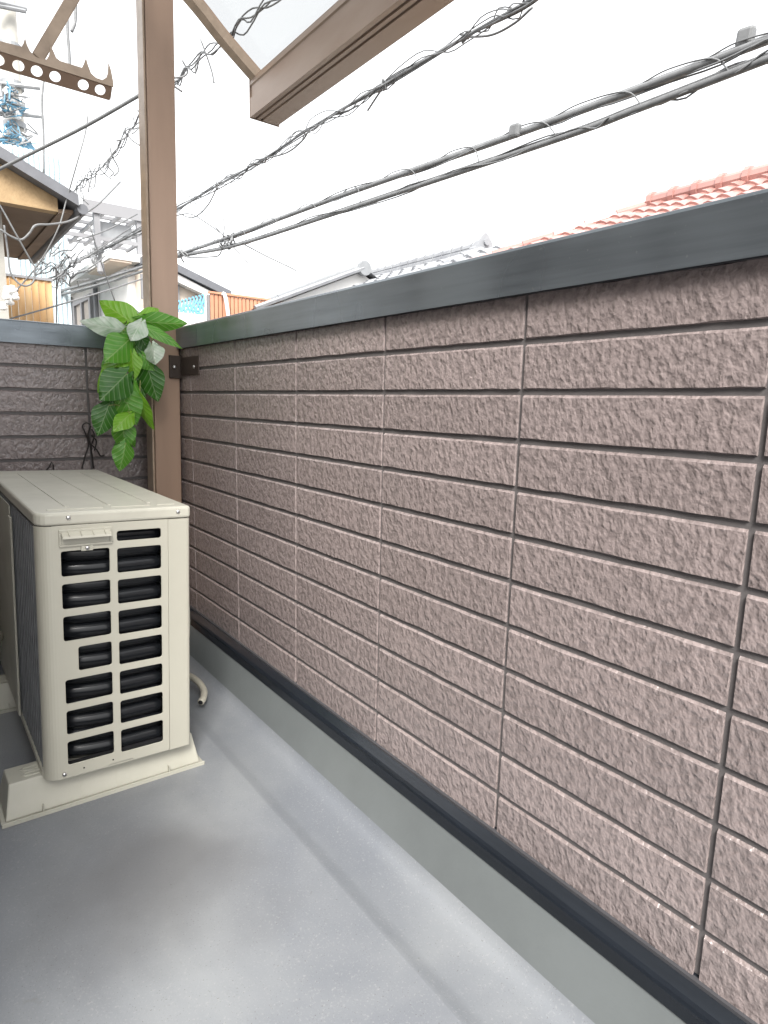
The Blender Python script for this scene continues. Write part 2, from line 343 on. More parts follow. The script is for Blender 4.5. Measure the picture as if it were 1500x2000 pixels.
FZ = -1.03; SL = 0.024          # floor level at X=-.44 and its fall towards the gutter
def fz(x): return FZ - (x + 0.44) * SL
# floor sheet with the gutter channel and the soft fillet up to the upstand
prof = [(-3.6, fz(-1.0)), (-1.0, fz(-1.0)), (-0.206, fz(-0.206)), (-0.196, fz(-0.196) - 0.0025), (-0.180, -1.0465), (-0.166, -1.0495), (-0.098, -1.053), (-0.078, -1.050), (-0.066, -1.043), (-0.058, -1.028), (-0.02, -0.935), (0.03, -0.93)]
mb = MB(); Y0, Y1 = -6.0, 0.03; n = len(prof)
mb.add([(x, Y0, z) for x, z in prof] + [(x, Y1, z) for x, z in prof], [(i, i + 1, n + i + 1, n + i) for i in range(n - 1)])
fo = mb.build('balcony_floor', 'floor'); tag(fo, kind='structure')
fo.data.materials.append(MT['upstand'])
for p in fo.data.polygons:
    if p.index >= 9: p.material_index = 1
    p.use_smooth = p.index in (2, 3, 4, 5, 6, 7, 8)
# slab under the balcony
tag(MB().box((-3.6, -6.0, -1.35), (0.16, 0.18, -1.12)).build('balcony_slab', 'concrete'), kind='structure')
# upstand along the end wall
mb = MB(); mb.prism([(-1.2, -0.03, -1.07), (-1.2, -0.012, -0.93), (-1.2, 0.02, -0.93), (-1.2, 0.02, -1.07)], (1.15, 0, 0))
tag(mb.build('end_upstand', 'upstand'), kind='structure')

# ================================================================== PARAPET WALLS
RP, CP, JY = 0.0758, 0.35441, -0.60943
def block_mesh(L, H, seed, nseg=12):
    rnd = random.Random(seed); g = 0.0037; ch = 0.0012; d = 0.0055
    xs = [g + (L - 2 * g) * i / nseg for i in range(nseg + 1)]
    v = []; f = []
    for i, x in enumerate(xs):
        e = 0 if i in (0, nseg) else 1
        jt = rnd.uniform(-0.0009, 0.0009) * e; jb = rnd.uniform(-0.0009, 0.0009) * e
        xi = x + (0.0007 if i == 0 else -0.0007 if i == nseg else 0)
        dz = rnd.uniform(0, 0.0008)
        v += [(x, d, g), (xi, dz, g + ch + 0.0006 + jb), (xi, dz, H - g - 0.0044 + jt), (x, d, H - g)]
    for i in range(nseg):
        a = 4 * i; b = a + 4
        f += [(a, b, b + 1, a + 1), (a + 1, b + 1, b + 2, a + 2), (a + 2, b + 2, b + 3, a + 3)]
    f += [(0, 1, 2, 3), (4 * nseg + 3, 4 * nseg + 2, 4 * nseg + 1, 4 * nseg)]
    m = MB(); m.add(v, f); me = m.mesh('block', 'siding'); return me
blocks = [block_mesh(CP, RP, 40 + k) for k in range(7)]
# right-hand wall: local x runs along +Y, local y into the wall (+X)
RW = empty('parapet_wall', (0, -2.0, -1.03), 'long mauve brown embossed panel wall running away to the corner post', 'wall', 'balcony walls')
def par(o, p):                      # parent while keeping world placement
    o.parent = p; o.matrix_parent_inverse = Matrix.Translation(-Vector(p.location)); return o
ROWROT = (0, 0, rad(-90))
for c in range(-2, 10):
    ya = JY - c * CP                              # joint c at this Y ; block spans [ya-CP, ya]
    for r in range(12):
        if ya - CP > 0.02: continue
        o = bpy.data.objects.new('block', blocks[(c * 5 + r * 3 + (c * r) % 4) % 7]); col.objects.link(o)
        o.location = (0, min(ya, 0.0), -(r + 1) * RP); o.rotation_euler = ROWROT
        if c == -2: o.scale = ((JY + CP) / -CP, 1, 1)
        par(o, RW)
par(MB().box((0.0045, -6, -0.97), (0.15, 0.006, 0.0)).build('wall_core', 'groove'), RW)
# coping: profile in XZ swept along Y, in two lengths with a thin seam
def coping(y0, y1, name='coping'):
    pr = [(-0.014, -0.008), (-0.014, 0.056), (-0.0115, 0.0605), (-0.006, 0.0625), (0.16, 0.067), (0.166, 0.06), (0.166, -0.01), (0.161, -0.01), (0.161, 0.0), (-0.003, 0.0), (-0.006, -0.004)]
    return MB().prism([(x, y0, z) for x, z in pr], (0, y1 - y0, 0)).build(name, 'coping')
SEAM = -0.356
par(coping(-6, SEAM - 0.001), RW); par(coping(SEAM + 0.001, -0.002), RW)
par(MB().box((-0.0125, SEAM - 0.001, -0.006), (0.15, SEAM + 0.001, 0.059)).build('coping_seam', 'caulk'), RW)
par(MB().box((-0.004, -6, -0.0075), (0.006, -0.02, -0.0005)).build('coping_sealant', 'caulk'), RW)
# drip flashing under the siding
pr = [(0.007, -0.897), (0.002, -0.9045), (-0.022, -0.9175), (-0.0265, -0.9215), (-0.0285, -0.926), (-0.0285, -0.948), (-0.0245, -0.952), (-0.0165, -0.952), (-0.0165, -0.945), (0.007, -0.94)]
par(MB().prism([(x, -6, z) for x, z in pr], (0, 5.99, 0)).build('drip_flashing', 'flash', bevel=0.0012), RW)
par(MB().box((-0.0055, -6, -0.9085), (0.006, -0.01, -0.9035)).build('sealant_bead', 'caulk'), RW)

# end wall: blocks along X
EW = empty('parapet_wall', (-0.4, 0.05, -1.03), 'shorter mauve brown panel wall behind the air conditioner and plant', 'wall', 'balcony walls')
VJ = -0.262
for c in range(-1, 3):
    xa = VJ - c * CP                              # block spans [xa-CP, xa]
    for r in range(12):
        o = bpy.data.objects.new('block', blocks[(c * 3 + r * 5 + (c * r) % 3 + 2) % 7]); col.objects.link(o)
        o.location = (xa - CP, 0, -(r + 1) * RP - 0.004)
        if c == -1: o.scale = (0.262 / CP, 1, 1)
        par(o, EW)
par(MB().box((-1.2, 0.0045, -0.97), (0.005, 0.15, 0.0)).build('wall_core', 'groove'), EW)
pr = [(-0.014, -0.012), (-0.014, 0.052), (-0.0115, 0.0565), (-0.006, 0.0585), (0.16, 0.063), (0.166, 0.056), (0.166, -0.014), (0.161, -0.014), (0.161, -0.002), (-0.003, -0.002)]
par(MB().prism([(-1.2, y, z) for y, z in pr], (1.185, 0, 0)).build('coping', 'coping'), EW)
pr = [(0.007, -0.905), (0.002, -0.912), (-0.022, -0.925), (-0.0285, -0.932), (-0.0285, -0.952), (-0.0165, -0.955), (0.007, -0.945)]
par(MB().prism([(-1.2, y, z) for y, z in pr], (1.17, 0, 0)).build('drip_flashing', 'flash'), EW)

# ================================================================== OWN HOUSE (behind and beside the camera, unseen, shaped to shade the far corner and to reflect)
HS = empty('house', (-1.4, -0.8, GZ), 'unseen house wall that the balcony and its canopy hang on, shaped for shade', 'house')
HX = -1.0
par(MB().box((HX - 0.2, -2.0, GZ), (HX, 0.05, 2.6)).build('wall', 'house'), HS)
par(MB().box((-3.6, -1.75, GZ), (HX - 0.201, -1.6, 2.6)).build('wall', 'house'), HS)
par(MB().box((-3.8, -6.0, GZ), (-3.601, -1.6, 2.6)).build('wall', 'house'), HS)
fr = MB()
for a, b in (((-3.0, -1.80, -0.98), (-1.5, -1.751, -0.9)), ((-3.0, -1.80, 0.93), (-1.5, -1.751, 1.0)), ((-3.0, -1.80, -0.9), (-2.94, -1.751, 0.93)), ((-1.56, -1.80, -0.9), (-1.5, -1.751, 0.93)), ((-2.28, -1.80, -0.9), (-2.22, -1.751, 0.93))): fr.box(a, b)
f = par(fr.build('sliding_door', 'darkbrown'), HS)
g = MB().box((-2.94, -1.77, -0.9), (-1.56, -1.755, 0.93)).build('pane', 'glass'); g.parent = f

# ================================================================== CORNER POST
PO = empty('corner_post', (-0.062, -0.135, -1.06), 'tall brown square aluminium post standing in the corner between two walls', 'post', rot=(0, rad(0.8), 0))
MB().box((-0.0435, -0.033, 0.0), (0.0435, 0.033, 2.27)).build('shaft', 'brown', PO, bevel=0.003)
MB().box((-0.0505, -0.024, 0.0), (-0.0437, 0.040, 2.27)).build('side_cover', 'brownlight', PO, bevel=0.002)
# wall bracket
br = MB(); br.box((0.006, -0.043, 0.955), (0.0433, -0.0337, 1.03)); br.box((0.0440, -0.043, 0.955), (0.052, -0.03, 1.03))
br.build('bracket', 'darkbrown', PO, bevel=0.0015)
MB().box((0.0445, -0.2, 0.965), (0.0500, -0.0435, 1.025)).build('bracket', 'darkbrown', PO, bevel=0.0015)
for (x, y, z) in ((0.022, -0.044, 0.992),):
    MB().lathe([(0.0, -0.004), (0.0045, -0.003), (0.006, 0.0005)], (x, y, z), 'y', 10).build('screw', 'alu', PO, smooth=True)
MB().lathe([(0.006, 0.0), (0.0045, -0.003), (0.001, -0.004)], (0.0445, -0.165, 0.99), 'x', 10).build('screw', 'alu', PO, smooth=True)

# ================================================================== CANOPY
CA = empty('canopy', (0.39, -2.0, 0.83), 'bronze aluminium balcony canopy with curved rafters and a front gutter', 'canopy')
YE = -0.03
# gutter: profile in XZ with grooves under it
gp = [(0.330, 0.842), (0.3305, 0.905), (0.334, 0.908), (0.334, 0.944), (0.330, 0.948), (0.332, 0.968), (0.350, 0.975), (0.352, 0.93), (0.440, 0.93), (0.440, 0.95), (0.449, 0.95), (0.449, 0.85), (0.441, 0.842), (0.378, 0.842), (0.376, 0.847), (0.370, 0.847), (0.368, 0.842), (0.356, 0.842), (0.354, 0.847), (0.348, 0.847), (0.346, 0.842)]
par(MB().prism([(x, YE, z) for x, z in gp], (0, -1.97, 0)).build('gutter', 'gutterbrown'), CA)
par(MB().box((0.3295, YE, 0.8405), (0.4495, YE + 0.004, 0.975)).build('end_cap', 'gutterbrown'), CA)
rc = [(0.345, 0.955), (0.27, 1.005), (0.205, 1.05), (0.135, 1.105), (0.07, 1.150), (-0.06, 1.235), (-0.3, 1.36), (-0.65, 1.49), (-0.98, 1.56)]
rs = [q for q in spline([(x, 0, z) for x, z in rc], 4)]
def sweep_xz(pts, y0, y1, dn, t, name, m):
    """strip following pts in XZ: thickness t below offset dn, from y0 to y1"""
    v = []
    for i, p in enumerate(pts):
        d = (pts[min(i + 1, len(pts) - 1)] - pts[max(i - 1, 0)]).normalized(); nrm = Vector((d.z, 0, -d.x))
        if nrm.z < 0: nrm = -nrm
        a = p + nrm * dn; b = p + nrm * (dn + t)
        v += [(a.x, y0, a.z), (a.x, y1, a.z), (b.x, y1, b.z), (b.x, y0, b.z)]
    k = len(pts); f = [(0, 1, 2, 3), (4 * k - 1, 4 * k - 2, 4 * k - 3, 4 * k - 4)]
    for i in range(k - 1):
        o = 4 * i
        for q in range(4): f.append((o + q, o + (q + 1) % 4, o + 4 + (q + 1) % 4, o + 4 + q))
    mm = MB(); mm.add(v, f); return mm.build(name, m)
for y in (YE - 0.001, -1.95):
    par(sweep_xz(rs, y, y - 0.042, 0.0, 0.03, 'rafter', 'brownlight'), CA)
    par(sweep_xz(rs, y - 0.012, y - 0.03, 0.0305, 0.012, 'rafter_cap', 'brown'), CA)
par(sweep_xz(rs, YE, -2.0, 0.0445, 0.003, 'roof_panel', 'panel'), CA)
par(MB().box((HX + 0.003, -2.0, 1.55), (HX + 0.04, -0.02, 1.66)).build('wall_rail', 'brownlight'), CA)
par(MB().box((-0.24, -2.0, 1.252), (-0.2, -0.08, 1.288)).build('purlin', 'brownlight'), CA)

# ================================================================== LAUNDRY POLE HOLDER (hangs under the canopy)
LY = -0.5
pp = [(-330, -4), (-330, -26), (0, 80), (42, 91), (46, 84), (49, 73), (53, 88), (59, 100), (68, 110), (80, 115), (91, 116), (96, 108), (98, 98), (97, 89), (101, 93), (105, 101), (110, 113), (118, 119), (160, 132), (164, 124), (168, 113), (172, 127), (178, 143), (188, 152), (200, 156), (208, 151), (211, 142), (212, 122), (217, 137), (221, 158), (222, 170)]
pts = [PY(x, y, LY) for x, y in pp]
zb = (PY(0, 101, LY).z + PY(222, 170, LY).z) / 2
LH = empty('laundry_pole_holder', (-0.6, LY, zb), 'bronze perforated laundry pole holder with pointed hooks under the canopy', 'pole holder')
par(MB().prism(pts, (0, 0.004, 0)).build('hook_plate', 'brownlight'), LH)
xr = pts[-1].x; dYf = 0.03; low = PY(213, 198, LY + dYf)                       # lower leaf slopes back and down
sv = Vector((0, dYf - 0.0045, low.z - zb)); sl2 = sv.length; sv.normalize(); nv = Vector((1, 0, 0)).cross(sv)
hl = [rrect(-1.05, 0.0, xr - 0.002, sl2, 0.006, 3)]
for hx in (-3, 36, 72, 108, 163, 196, -40, -95, -131):
    c = PY(hx, 118 + 0.315 * hx, LY + dYf * 0.5)
    hl.append([(c.x + 0.0125 * math.cos(a), sl2 * 0.5 + 0.0125 * math.sin(a)) for a in [2 * math.pi * k / 20 for k in range(20)]])
F4 = Matrix(((1, sv.x, nv.x, 0), (0, sv.y, nv.y, LY + 0.0035), (0, sv.z, nv.z, zb + 0.0025), (0, 0, 0, 1)))
o = plate('perforated_flange', hl, 0.003, 'brown', None, F4); par(o, LH)
a0 = PY(74, 112, LY + 0.03); a1 = PY(140, 0, LY + 0.03); dd = (a1 - a0).normalized(); a1 = a0 + dd * ((1.25 - a0.z) / dd.z)
sd = Vector((dd.z, 0, -dd.x)) * 0.0135
par(MB().prism([a0 - sd, a0 + sd, a1 + sd, a1 - sd], (0, 0.012, 0)).build('arm', 'brownlight', bevel=0.002), LH)
par(MB().box((a1.x - 0.05, LY, 1.235), (a1.x + 0.05, LY + 0.07, 1.2515)).build('mounting_plate', 'brownlight'), LH)

# ================================================================== AIR CONDITIONER (local: x across, y back, z up, origin front-bottom centre)
ACL = Vector((-0.4465, -1.0, -0.957))
AC = empty('air_conditioner', ACL, 'ivory outdoor air conditioner unit with black vent slots standing on plastic blocks', 'air conditioner', rot=(0, rad(1.45), 0))
W2, D, H, LID = 0.150, 0.83, 0.557, 0.026
# vented side panel with real rounded openings
def lx(X): return X + 0.4465
openings = []
ztop = [0.080, 0.1465, 0.213, 0.2795, 0.346, 0.4125, 0.479]
for i in range(7):                                        # left column, lowest first
    zb_ = 0.0265 + 0.0668 * i; x0 = -0.1085 if i != 3 else -0.0825
    openings.append((x0, zb_, -0.0170, zb_ + 0.0525))
for i in range(7):
    zb_ = 0.0225 + 0.0668 * i; openings.append((-0.0035, zb_, 0.0875, zb_ + 0.0530))
openings.append((-0.0035, 0.4905, 0.0875, 0.5130))
SEAMX = 0.1015
loops = [[(-0.122, 0.0), (-0.03, 0.0), (-0.028, 0.004), (0.02, 0.004), (0.0225, -0.001), (SEAMX - 0.0006, -0.001), (SEAMX - 0.0006, H - LID - 0.001), (-0.122, H - LID - 0.001)]]
loops += [rrect(a, b, c, d, 0.0055) for a, b, c, d in openings]
plate('side_panel', loops, 0.003, 'ivory', AC, Matrix.Translation((0, 0.0015, 0)) @ XZ, 0.0007)
# rounded rear corner strip, front cover, rear frame
def corner(cx, cy, r, a0, a1, z0, z1, t=0.003, n=8):
    o_ = [(cx + r * math.cos(rad(a0 + (a1 - a0) * k / n)), cy + r * math.sin(rad(a0 + (a1 - a0) * k / n))) for k in range(n + 1)]
    i_ = [(cx + (r - t) * math.cos(rad(a0 + (a1 - a0) * k / n)), cy + (r - t) * math.sin(rad(a0 + (a1 - a0) * k / n))) for k in range(n, -1, -1)]
    return [(x, y, z0) for x, y in o_ + i_], z1 - z0
p_, h_ = corner(-0.122, 0.028, 0.028, 180, 270, 0.0, H - LID - 0.001)
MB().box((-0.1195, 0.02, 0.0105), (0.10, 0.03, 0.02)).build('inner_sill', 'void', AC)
MB().prism(p_, (0, 0, h_)).build('corner_strip', 'ivory', AC, smooth=False)
o_ = [(SEAMX + 0.0006, 0.0), (0.142, 0.0), (0.1463, 0.001), (0.149, 0.0035), (W2, 0.008), (W2, D), (W2 - 0.003, D), (W2 - 0.003, 0.009), (0.144, 0.004), (0.141, 0.003), (SEAMX + 0.0006, 0.003)]
MB().prism([(x, y, -0.002) for x, y in o_], (0, 0, H - LID + 0.001)).build('front_cover', 'ivory', AC)
MB().prism([(-W2 + 0.003, D - 0.003, 0), (W2 - 0.004, D - 0.003, 0), (W2 - 0.004, D, 0), (-W2 + 0.003, D, 0)], (0, 0, H - LID - 0.001)).build('end_panel', 'ivory', AC)
MB().box((-0.118, 0.004, -0.004), (0.142, D - 0.004, 0.010)).build('base_pan', 'ivory', AC)
# heat exchanger on the rear, with its wire guard and end frame
MB().box((-0.1475, 0.0285, 0.012), (-0.121, D - 0.10, H - LID - 0.004)).build('heat_exchanger', 'fin', AC)
g = MB()
for k in range(26):
    y = 0.045 + k * 0.0262; g.box((-0.1492, y - 0.0007, 0.015), (-0.1478, y + 0.0007, H - LID - 0.006))
g.build('fin_guard', 'fin', AC)
MB().box((-0.152, D - 0.098, 0.0), (-0.12, D - 0.004, H - LID - 0.001)).build('rear_frame', 'ivory', AC, bevel=0.004)
MB().box((-0.1515, 0.0282, 0.0), (-0.1225, D - 0.0985, 0.0115)).build('rear_sill', 'ivory', AC)
MB().box((-0.1575, 0.318, 0.012), (-0.1522, 0.352, H - LID - 0.03)).build('guard_post', 'ivory', AC, bevel=0.002)
MB().box((-0.1535, 0.360, 0.012), (-0.1505, 0.725, H - LID - 0.008)).build('rear_cover', 'padm', AC, bevel=0.001)
MB().tube(spline([(-0.172, 0.62, 0.12), (-0.19, 0.55, 0.14), (-0.197, 0.50, 0.24), (-0.198, 0.49, 0.40), (-0.20, 0.49, 0.75)], 6), 0.021, 14).build('insulated_pipe', 'hose', AC, smooth=True)
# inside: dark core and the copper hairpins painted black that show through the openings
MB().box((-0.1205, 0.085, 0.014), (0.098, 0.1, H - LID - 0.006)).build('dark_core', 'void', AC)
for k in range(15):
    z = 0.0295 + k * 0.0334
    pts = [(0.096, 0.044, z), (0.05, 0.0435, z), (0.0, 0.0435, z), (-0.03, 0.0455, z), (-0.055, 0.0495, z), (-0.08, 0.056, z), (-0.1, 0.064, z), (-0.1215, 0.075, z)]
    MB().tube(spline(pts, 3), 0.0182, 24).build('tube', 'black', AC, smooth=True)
# lid
lp = rrect(-W2 - 0.0015, -0.002, W2 + 0.0015, D + 0.002, 0.014, 4)
lp = []
for cx, cy, r, a in ((W2 - 0.0065, D - 0.006, 0.008, 0), (-W2 + 0.0145, D - 0.014, 0.016, 90), (-W2 + 0.0245, 0.024, 0.026, 180), (W2 - 0.0065, 0.006, 0.008, 270)):
    for k in range(6): t = rad(a + 90 * k / 5); lp.append((cx + r * math.cos(t), cy + r * math.sin(t)))
MB().prism([(x, y, H - LID) for x, y in lp], (0, 0, LID)).build('lid', 'ivorytop', AC, bevel=0.006, seg=3)
for k in range(3):
    x = -0.083 + k * 0.083
    MB().prism([(x - 0.0035, 0.07, H - 0.0006), (x + 0.0035, 0.07, H - 0.0006), (x + 0.0035, D - 0.09, H - 0.0006), (x - 0.0035, D - 0.09, H - 0.0006)], (0, 0, 0.0022)).build('lid_rib', 'ivorytop', AC, bevel=0.0012)
for a, b in ((-0.125, -0.02), (-0.005, 0.075), (0.088, 0.128)):
    MB().box((a, 0.032, H - 0.0006), (b, 0.040, H + 0.0016)).build('lid_rib', 'ivorytop', AC, bevel=0.001)
# carrying handle
hb = MB(); x0, x1, z0, z1 = -0.111, -0.0125, 0.488, 0.523
for a, b in (((x0, -0.0035, z1 - 0.0075), (x1, 0.001, z1)), ((x0, -0.0035, z0), (x1, 0.001, z0 + 0.0045)), ((x0, -0.0035, z0 + 0.0045), (x0 + 0.0045, 0.001, z1 - 0.0075)), ((x1 - 0.0045, -0.0035, z0 + 0.0045), (x1, 0.001, z1 - 0.0075))): hb.box(a, b)
hb.build('handle', 'ivory', AC, bevel=0.0012)
MB().prism([(x0 + 0.004, -0.002, 0.5185), (x0 + 0.004, -0.0165, 0.5110), (x0 + 0.004, -0.0180, 0.5065), (x0 + 0.004, -0.0150, 0.5065), (x0 + 0.004, 0.0, 0.5145)], (x1 - x0 - 0.008, 0, 0)).build('grip', 'ivory', AC, bevel=0.0008)
for k in range(4):
    x = x0 + 0.016 + k * 0.0222
    MB().prism([(x, -0.003, 0.5182), (x, -0.0168, 0.5112), (x, -0.0168, 0.5142), (x, -0.003, 0.5208)], (0.0016, 0, 0)).build('grip_rib', 'ivory', AC)
MB().box((x0 + 0.005, -0.0018, 0.4930), (x1 - 0.005, -0.0004, 0.5105)).build('handle_recess', 'padm', AC)
MB().box((-0.0715, -0.0032, 0.4775), (-0.049, -0.0003, 0.4878)).build('handle_tab', 'ivory', AC, bevel=0.001)
for x, y, z in ((-0.0925, -0.0022, 0.546), (0.123, -0.0022, 0.546), (-0.060, -0.0032, 0.4835), (-0.1155, -0.0005, 0.0095)):
    sc = MB().lathe([(0.0046, 0.0006), (0.0042, -0.0014), (0.0028, -0.0026), (0.0, -0.003)], (x, y, z), 'y', 14).build('screw', 'alu', AC, smooth=True)
    MB().box((x - 0.0028, y - 0.0033, z - 0.0005), (x + 0.0028, y - 0.0026, z + 0.0005)).build('slot', 'void', sc)
    MB().box((x - 0.0005, y - 0.0034, z - 0.0028), (x + 0.0005, y - 0.0025, z + 0.0028)).build('slot', 'void', sc)
for x in (-0.078, -0.02): MB().lathe([(0.0018, 0.0), (0.0016, -0.0006), (0.0, -0.0007)], (x, 0.0, 0.012), 'y', 8).build('vent_pin', 'void', AC)
# fan grille bulging from the front (towards the long wall)
fc = (W2, 0.26, 0.275)
MB().lathe([(0.232, 0.0), (0.229, 0.006), (0.222, 0.011), (0.205, 0.014)], fc, 'x', 48).build('fan_ring', 'ivory', AC, smooth=True)
gr = MB()
for k in range(9): 
    r = 0.03 + 0.022 * k; gr.lathe([(r, 0.0145), (r + 0.003, 0.0145), (r + 0.003, 0.018), (r, 0.018)], fc, 'x', 36)
for k in range(8):
    a = 2 * math.pi * k / 8; gr.tube([(W2 + 0.0155, 0.26 + 0.03 * math.cos(a), 0.275 + 0.03 * math.sin(a)), (W2 + 0.0155, 0.26 + 0.21 * math.cos(a), 0.275 + 0.21 * math.sin(a))], 0.002, 6)
gr.build('fan_grille', 'ivory', AC)
# pipe cover and service pipes at the far rear
MB().box((-0.20, D - 0.16, 0.05), (-0.153, D - 0.02, 0.30)).build('valve_cover', 'ivory', AC, bevel=0.01)

# base blocks: trapezoid plastic sleepers lying across under the unit
def base_block(y, label, rz=0.0):
    e = empty('base_block', (-0.469, y, fz(-0.469)), label, 'base block', 'plastic blocks under the air conditioner', rot=(0, rad(1.38), rz))
    L2 = 0.209; hh = 0.072
    b = MB()
    def trap(xl, xr, xlt, xrt, y0, y1, y0t, y1t, z0, z1):
        b.add([(xl, y0, z0), (xr, y0, z0), (xr, y1, z0), (xl, y1, z0), (xlt, y0t, z1), (xrt, y0t, z1), (xrt, y1t, z1), (xlt, y1t, z1)], [(0, 3, 2, 1), (4, 5, 6, 7), (0, 1, 5, 4), (1, 2, 6, 5), (2, 3, 7, 6), (3, 0, 4, 7)])
    trap(-L2 + 0.008, L2 - 0.008, -L2 + 0.019, L2 - 0.019, 0.010, 0.125, 0.034, 0.101, 0.0055, hh)
    b.build('body', 'padm', e, bevel=0.0025)
    MB().box((-L2, 0.0, 0.0), (L2, 0.135, 0.0052)).build('flange', 'padm', e, bevel=0.001)
    MB().box((-L2, 0.0, 0.0054), (L2, 0.0028, 0.0095)).build('lip', 'padm', e, bevel=0.0006)
    for x in (-0.135, 0.125): MB().box((x, 0.0029, 0.0054), (x + 0.0022, 0.014, 0.020)).build('gusset', 'padm', e)
    for x in (-0.06, 0.012):
        MB().prism([(x, 0.0088, 0.0056), (x, 0.0325, hh - 0.002), (x, 0.0345, hh - 0.002), (x, 0.0108, 0.0056)], (0.0022, 0, 0)).build('seam_rib', 'padm', e)
    for k in range(2):
        pts = [(x, 0.048 + 0.022 * k + yy, hh + 0.0005) for x, yy in ((-0.158, 0.0), (-0.164, 0.006), (-0.158, 0.012), (-0.132, 0.012), (-0.126, 0.006), (-0.132, 0.0), (-0.158, 0.0))]
        MB().tube(pts, 0.0016, 6).build('bolt_slot', 'padm', e)
    return e
base_block(-0.992, 'ivory plastic base block under the vented near end of the air conditioner', rad(1.2))
base_block(-0.46, 'ivory plastic base block under the far end of the air conditioner', rad(-0.5))

# drain hose peeping out behind the unit
hp = [PZ(330, 1322, -1.02), PZ(362, 1318, -1.015), PZ(385, 1330, -1.012), PZ(398, 1348, -1.017), PZ(397, 1363, -1.022), PZ(392, 1372, -1.026)]
hp = [Vector((p.x, p.y, max(p.z, fz(p.x) + 0.011))) for p in hp]
HO = empty('drain_hose', (hp[3].x, hp[3].y, fz(hp[3].x)), 'short beige drain hose curling out onto the floor beside the air conditioner', 'hose')
sp = spline(hp, 6)
par(MB().tube(sp, 0.0098, 14).build('hose', 'hose', smooth=True), HO)
dn = (sp[-1] - sp[-2]).normalized()
par(MB().tube([sp[-1] - dn * 0.004, sp[-1] + dn * 0.0006], 0.0066, 14).build('bore', 'void'), HO)

# tangled black wire behind the unit
BW = empty('black_wire', (-0.27, -0.015, -0.42), 'twisted black wire tied against the end wall above the air conditioner', 'wire')
for lst in ([(160, 915), (166, 892), (173, 866), (165, 842), (161, 832), (168, 826), (177, 829)], [(177, 832), (172, 850), (178, 868), (184, 850), (179, 838)], [(178, 868), (190, 880), (196, 890), (204, 889)], [(176, 866), (180, 890), (183, 915)], [(178, 850), (188, 862), (184, 880)]):
    q = [PY(x, y, -0.014 + random.uniform(-0.004, 0.004)) for x, y in lst]; par(MB().tube(spline(q, 4), 0.0023, 6).build('strand', 'blackwire', smooth=True), BW)
B2 = empty('black_wire', (-0.39, -0.015, -0.41), 'small bent black wire end rising behind the air conditioner top', 'wire')
q = [PY(x, y, -0.014) for x, y in [(88, 922), (96, 912), (101, 902), (104, 908), (106, 922)]]; par(MB().tube(q, 0.0022, 6).build('strand', 'blackwire'), B2)

# ================================================================== ARTIFICIAL PLANT
PL = empty('hanging_plant', (-0.13, -0.2, 0.062), 'artificial trailing plant with heart shaped green leaves hanging on the corner post', 'plant')
def leaf(base, tip, wpx, m, depth=-0.22, lean=0.0, twist=0.0, fold=0.25, droop=0.12, dt=0.0):
    """heart shaped blade between two photo points at the plant's own depth; lean tips it towards/away"""
    B = PY(*base, depth); T = PY(*tip, depth + lean); ax = (T - B); L = ax.length; ax.normalize()
    view = (CAM - (B + T) / 2).normalized()
    nrm = (view - ax * view.dot(ax)).normalized(); nrm = Matrix.Rotation(twist, 3, ax) @ nrm
    sdv = ax.cross(nrm).normalized()
    Wd = wpx / FPX * ((B - CAM).dot(fw)) * 0.5
    NV, NU = 14, 8; v = []; f = []; uvs = []
    for i in range(NV + 1):
        t = i / NV
        wd = (math.sin(math.pi * min(1, (t * 0.97 + 0.03)) ** 0.62)) ** 0.85 if t < 1 else 0.0
        wd = max(wd, 0.0)
        for j in range(NU + 1):
            s = j / NU * 2 - 1; a = abs(s)
            lobe = -0.26 * max(0, 1 - t * 2.6) * math.sin(min(1, a * 1.15) * math.pi) ** 0.8        # lobes behind the stalk
            along = t + lobe
            wave = 0.03 * math.sin(along * 13 + s * 2.0 + wpx)
            z = -fold * a * wd * Wd - droop * L * (along - 0.35) ** 2 * 1.6 + wave * Wd * a * 2.0
            v.append(B + ax * (along * L) + sdv * (s * wd * Wd) + nrm * z); uvs.append((0.5 + s * wd * 0.5, along))
    for i in range(NV):
        for j in range(NU):
            k = i * (NU + 1) + j; f.append((k, k + 1, k + NU + 2, k + NU + 1))
    me = bpy.data.meshes.new('leaf'); me.from_pydata([tuple(q) for q in v], [], f)
    ul = me.uv_layers.new(name='UVMap')
    for lp_ in me.loops: ul.data[lp_.index].uv = uvs[lp_.vertex_index]
    me.materials.append(MT[m]); me.shade_smooth()
    o = bpy.data.objects.new('leaf', me); col.objects.link(o); par(o, PL)
    return B
stalks = []
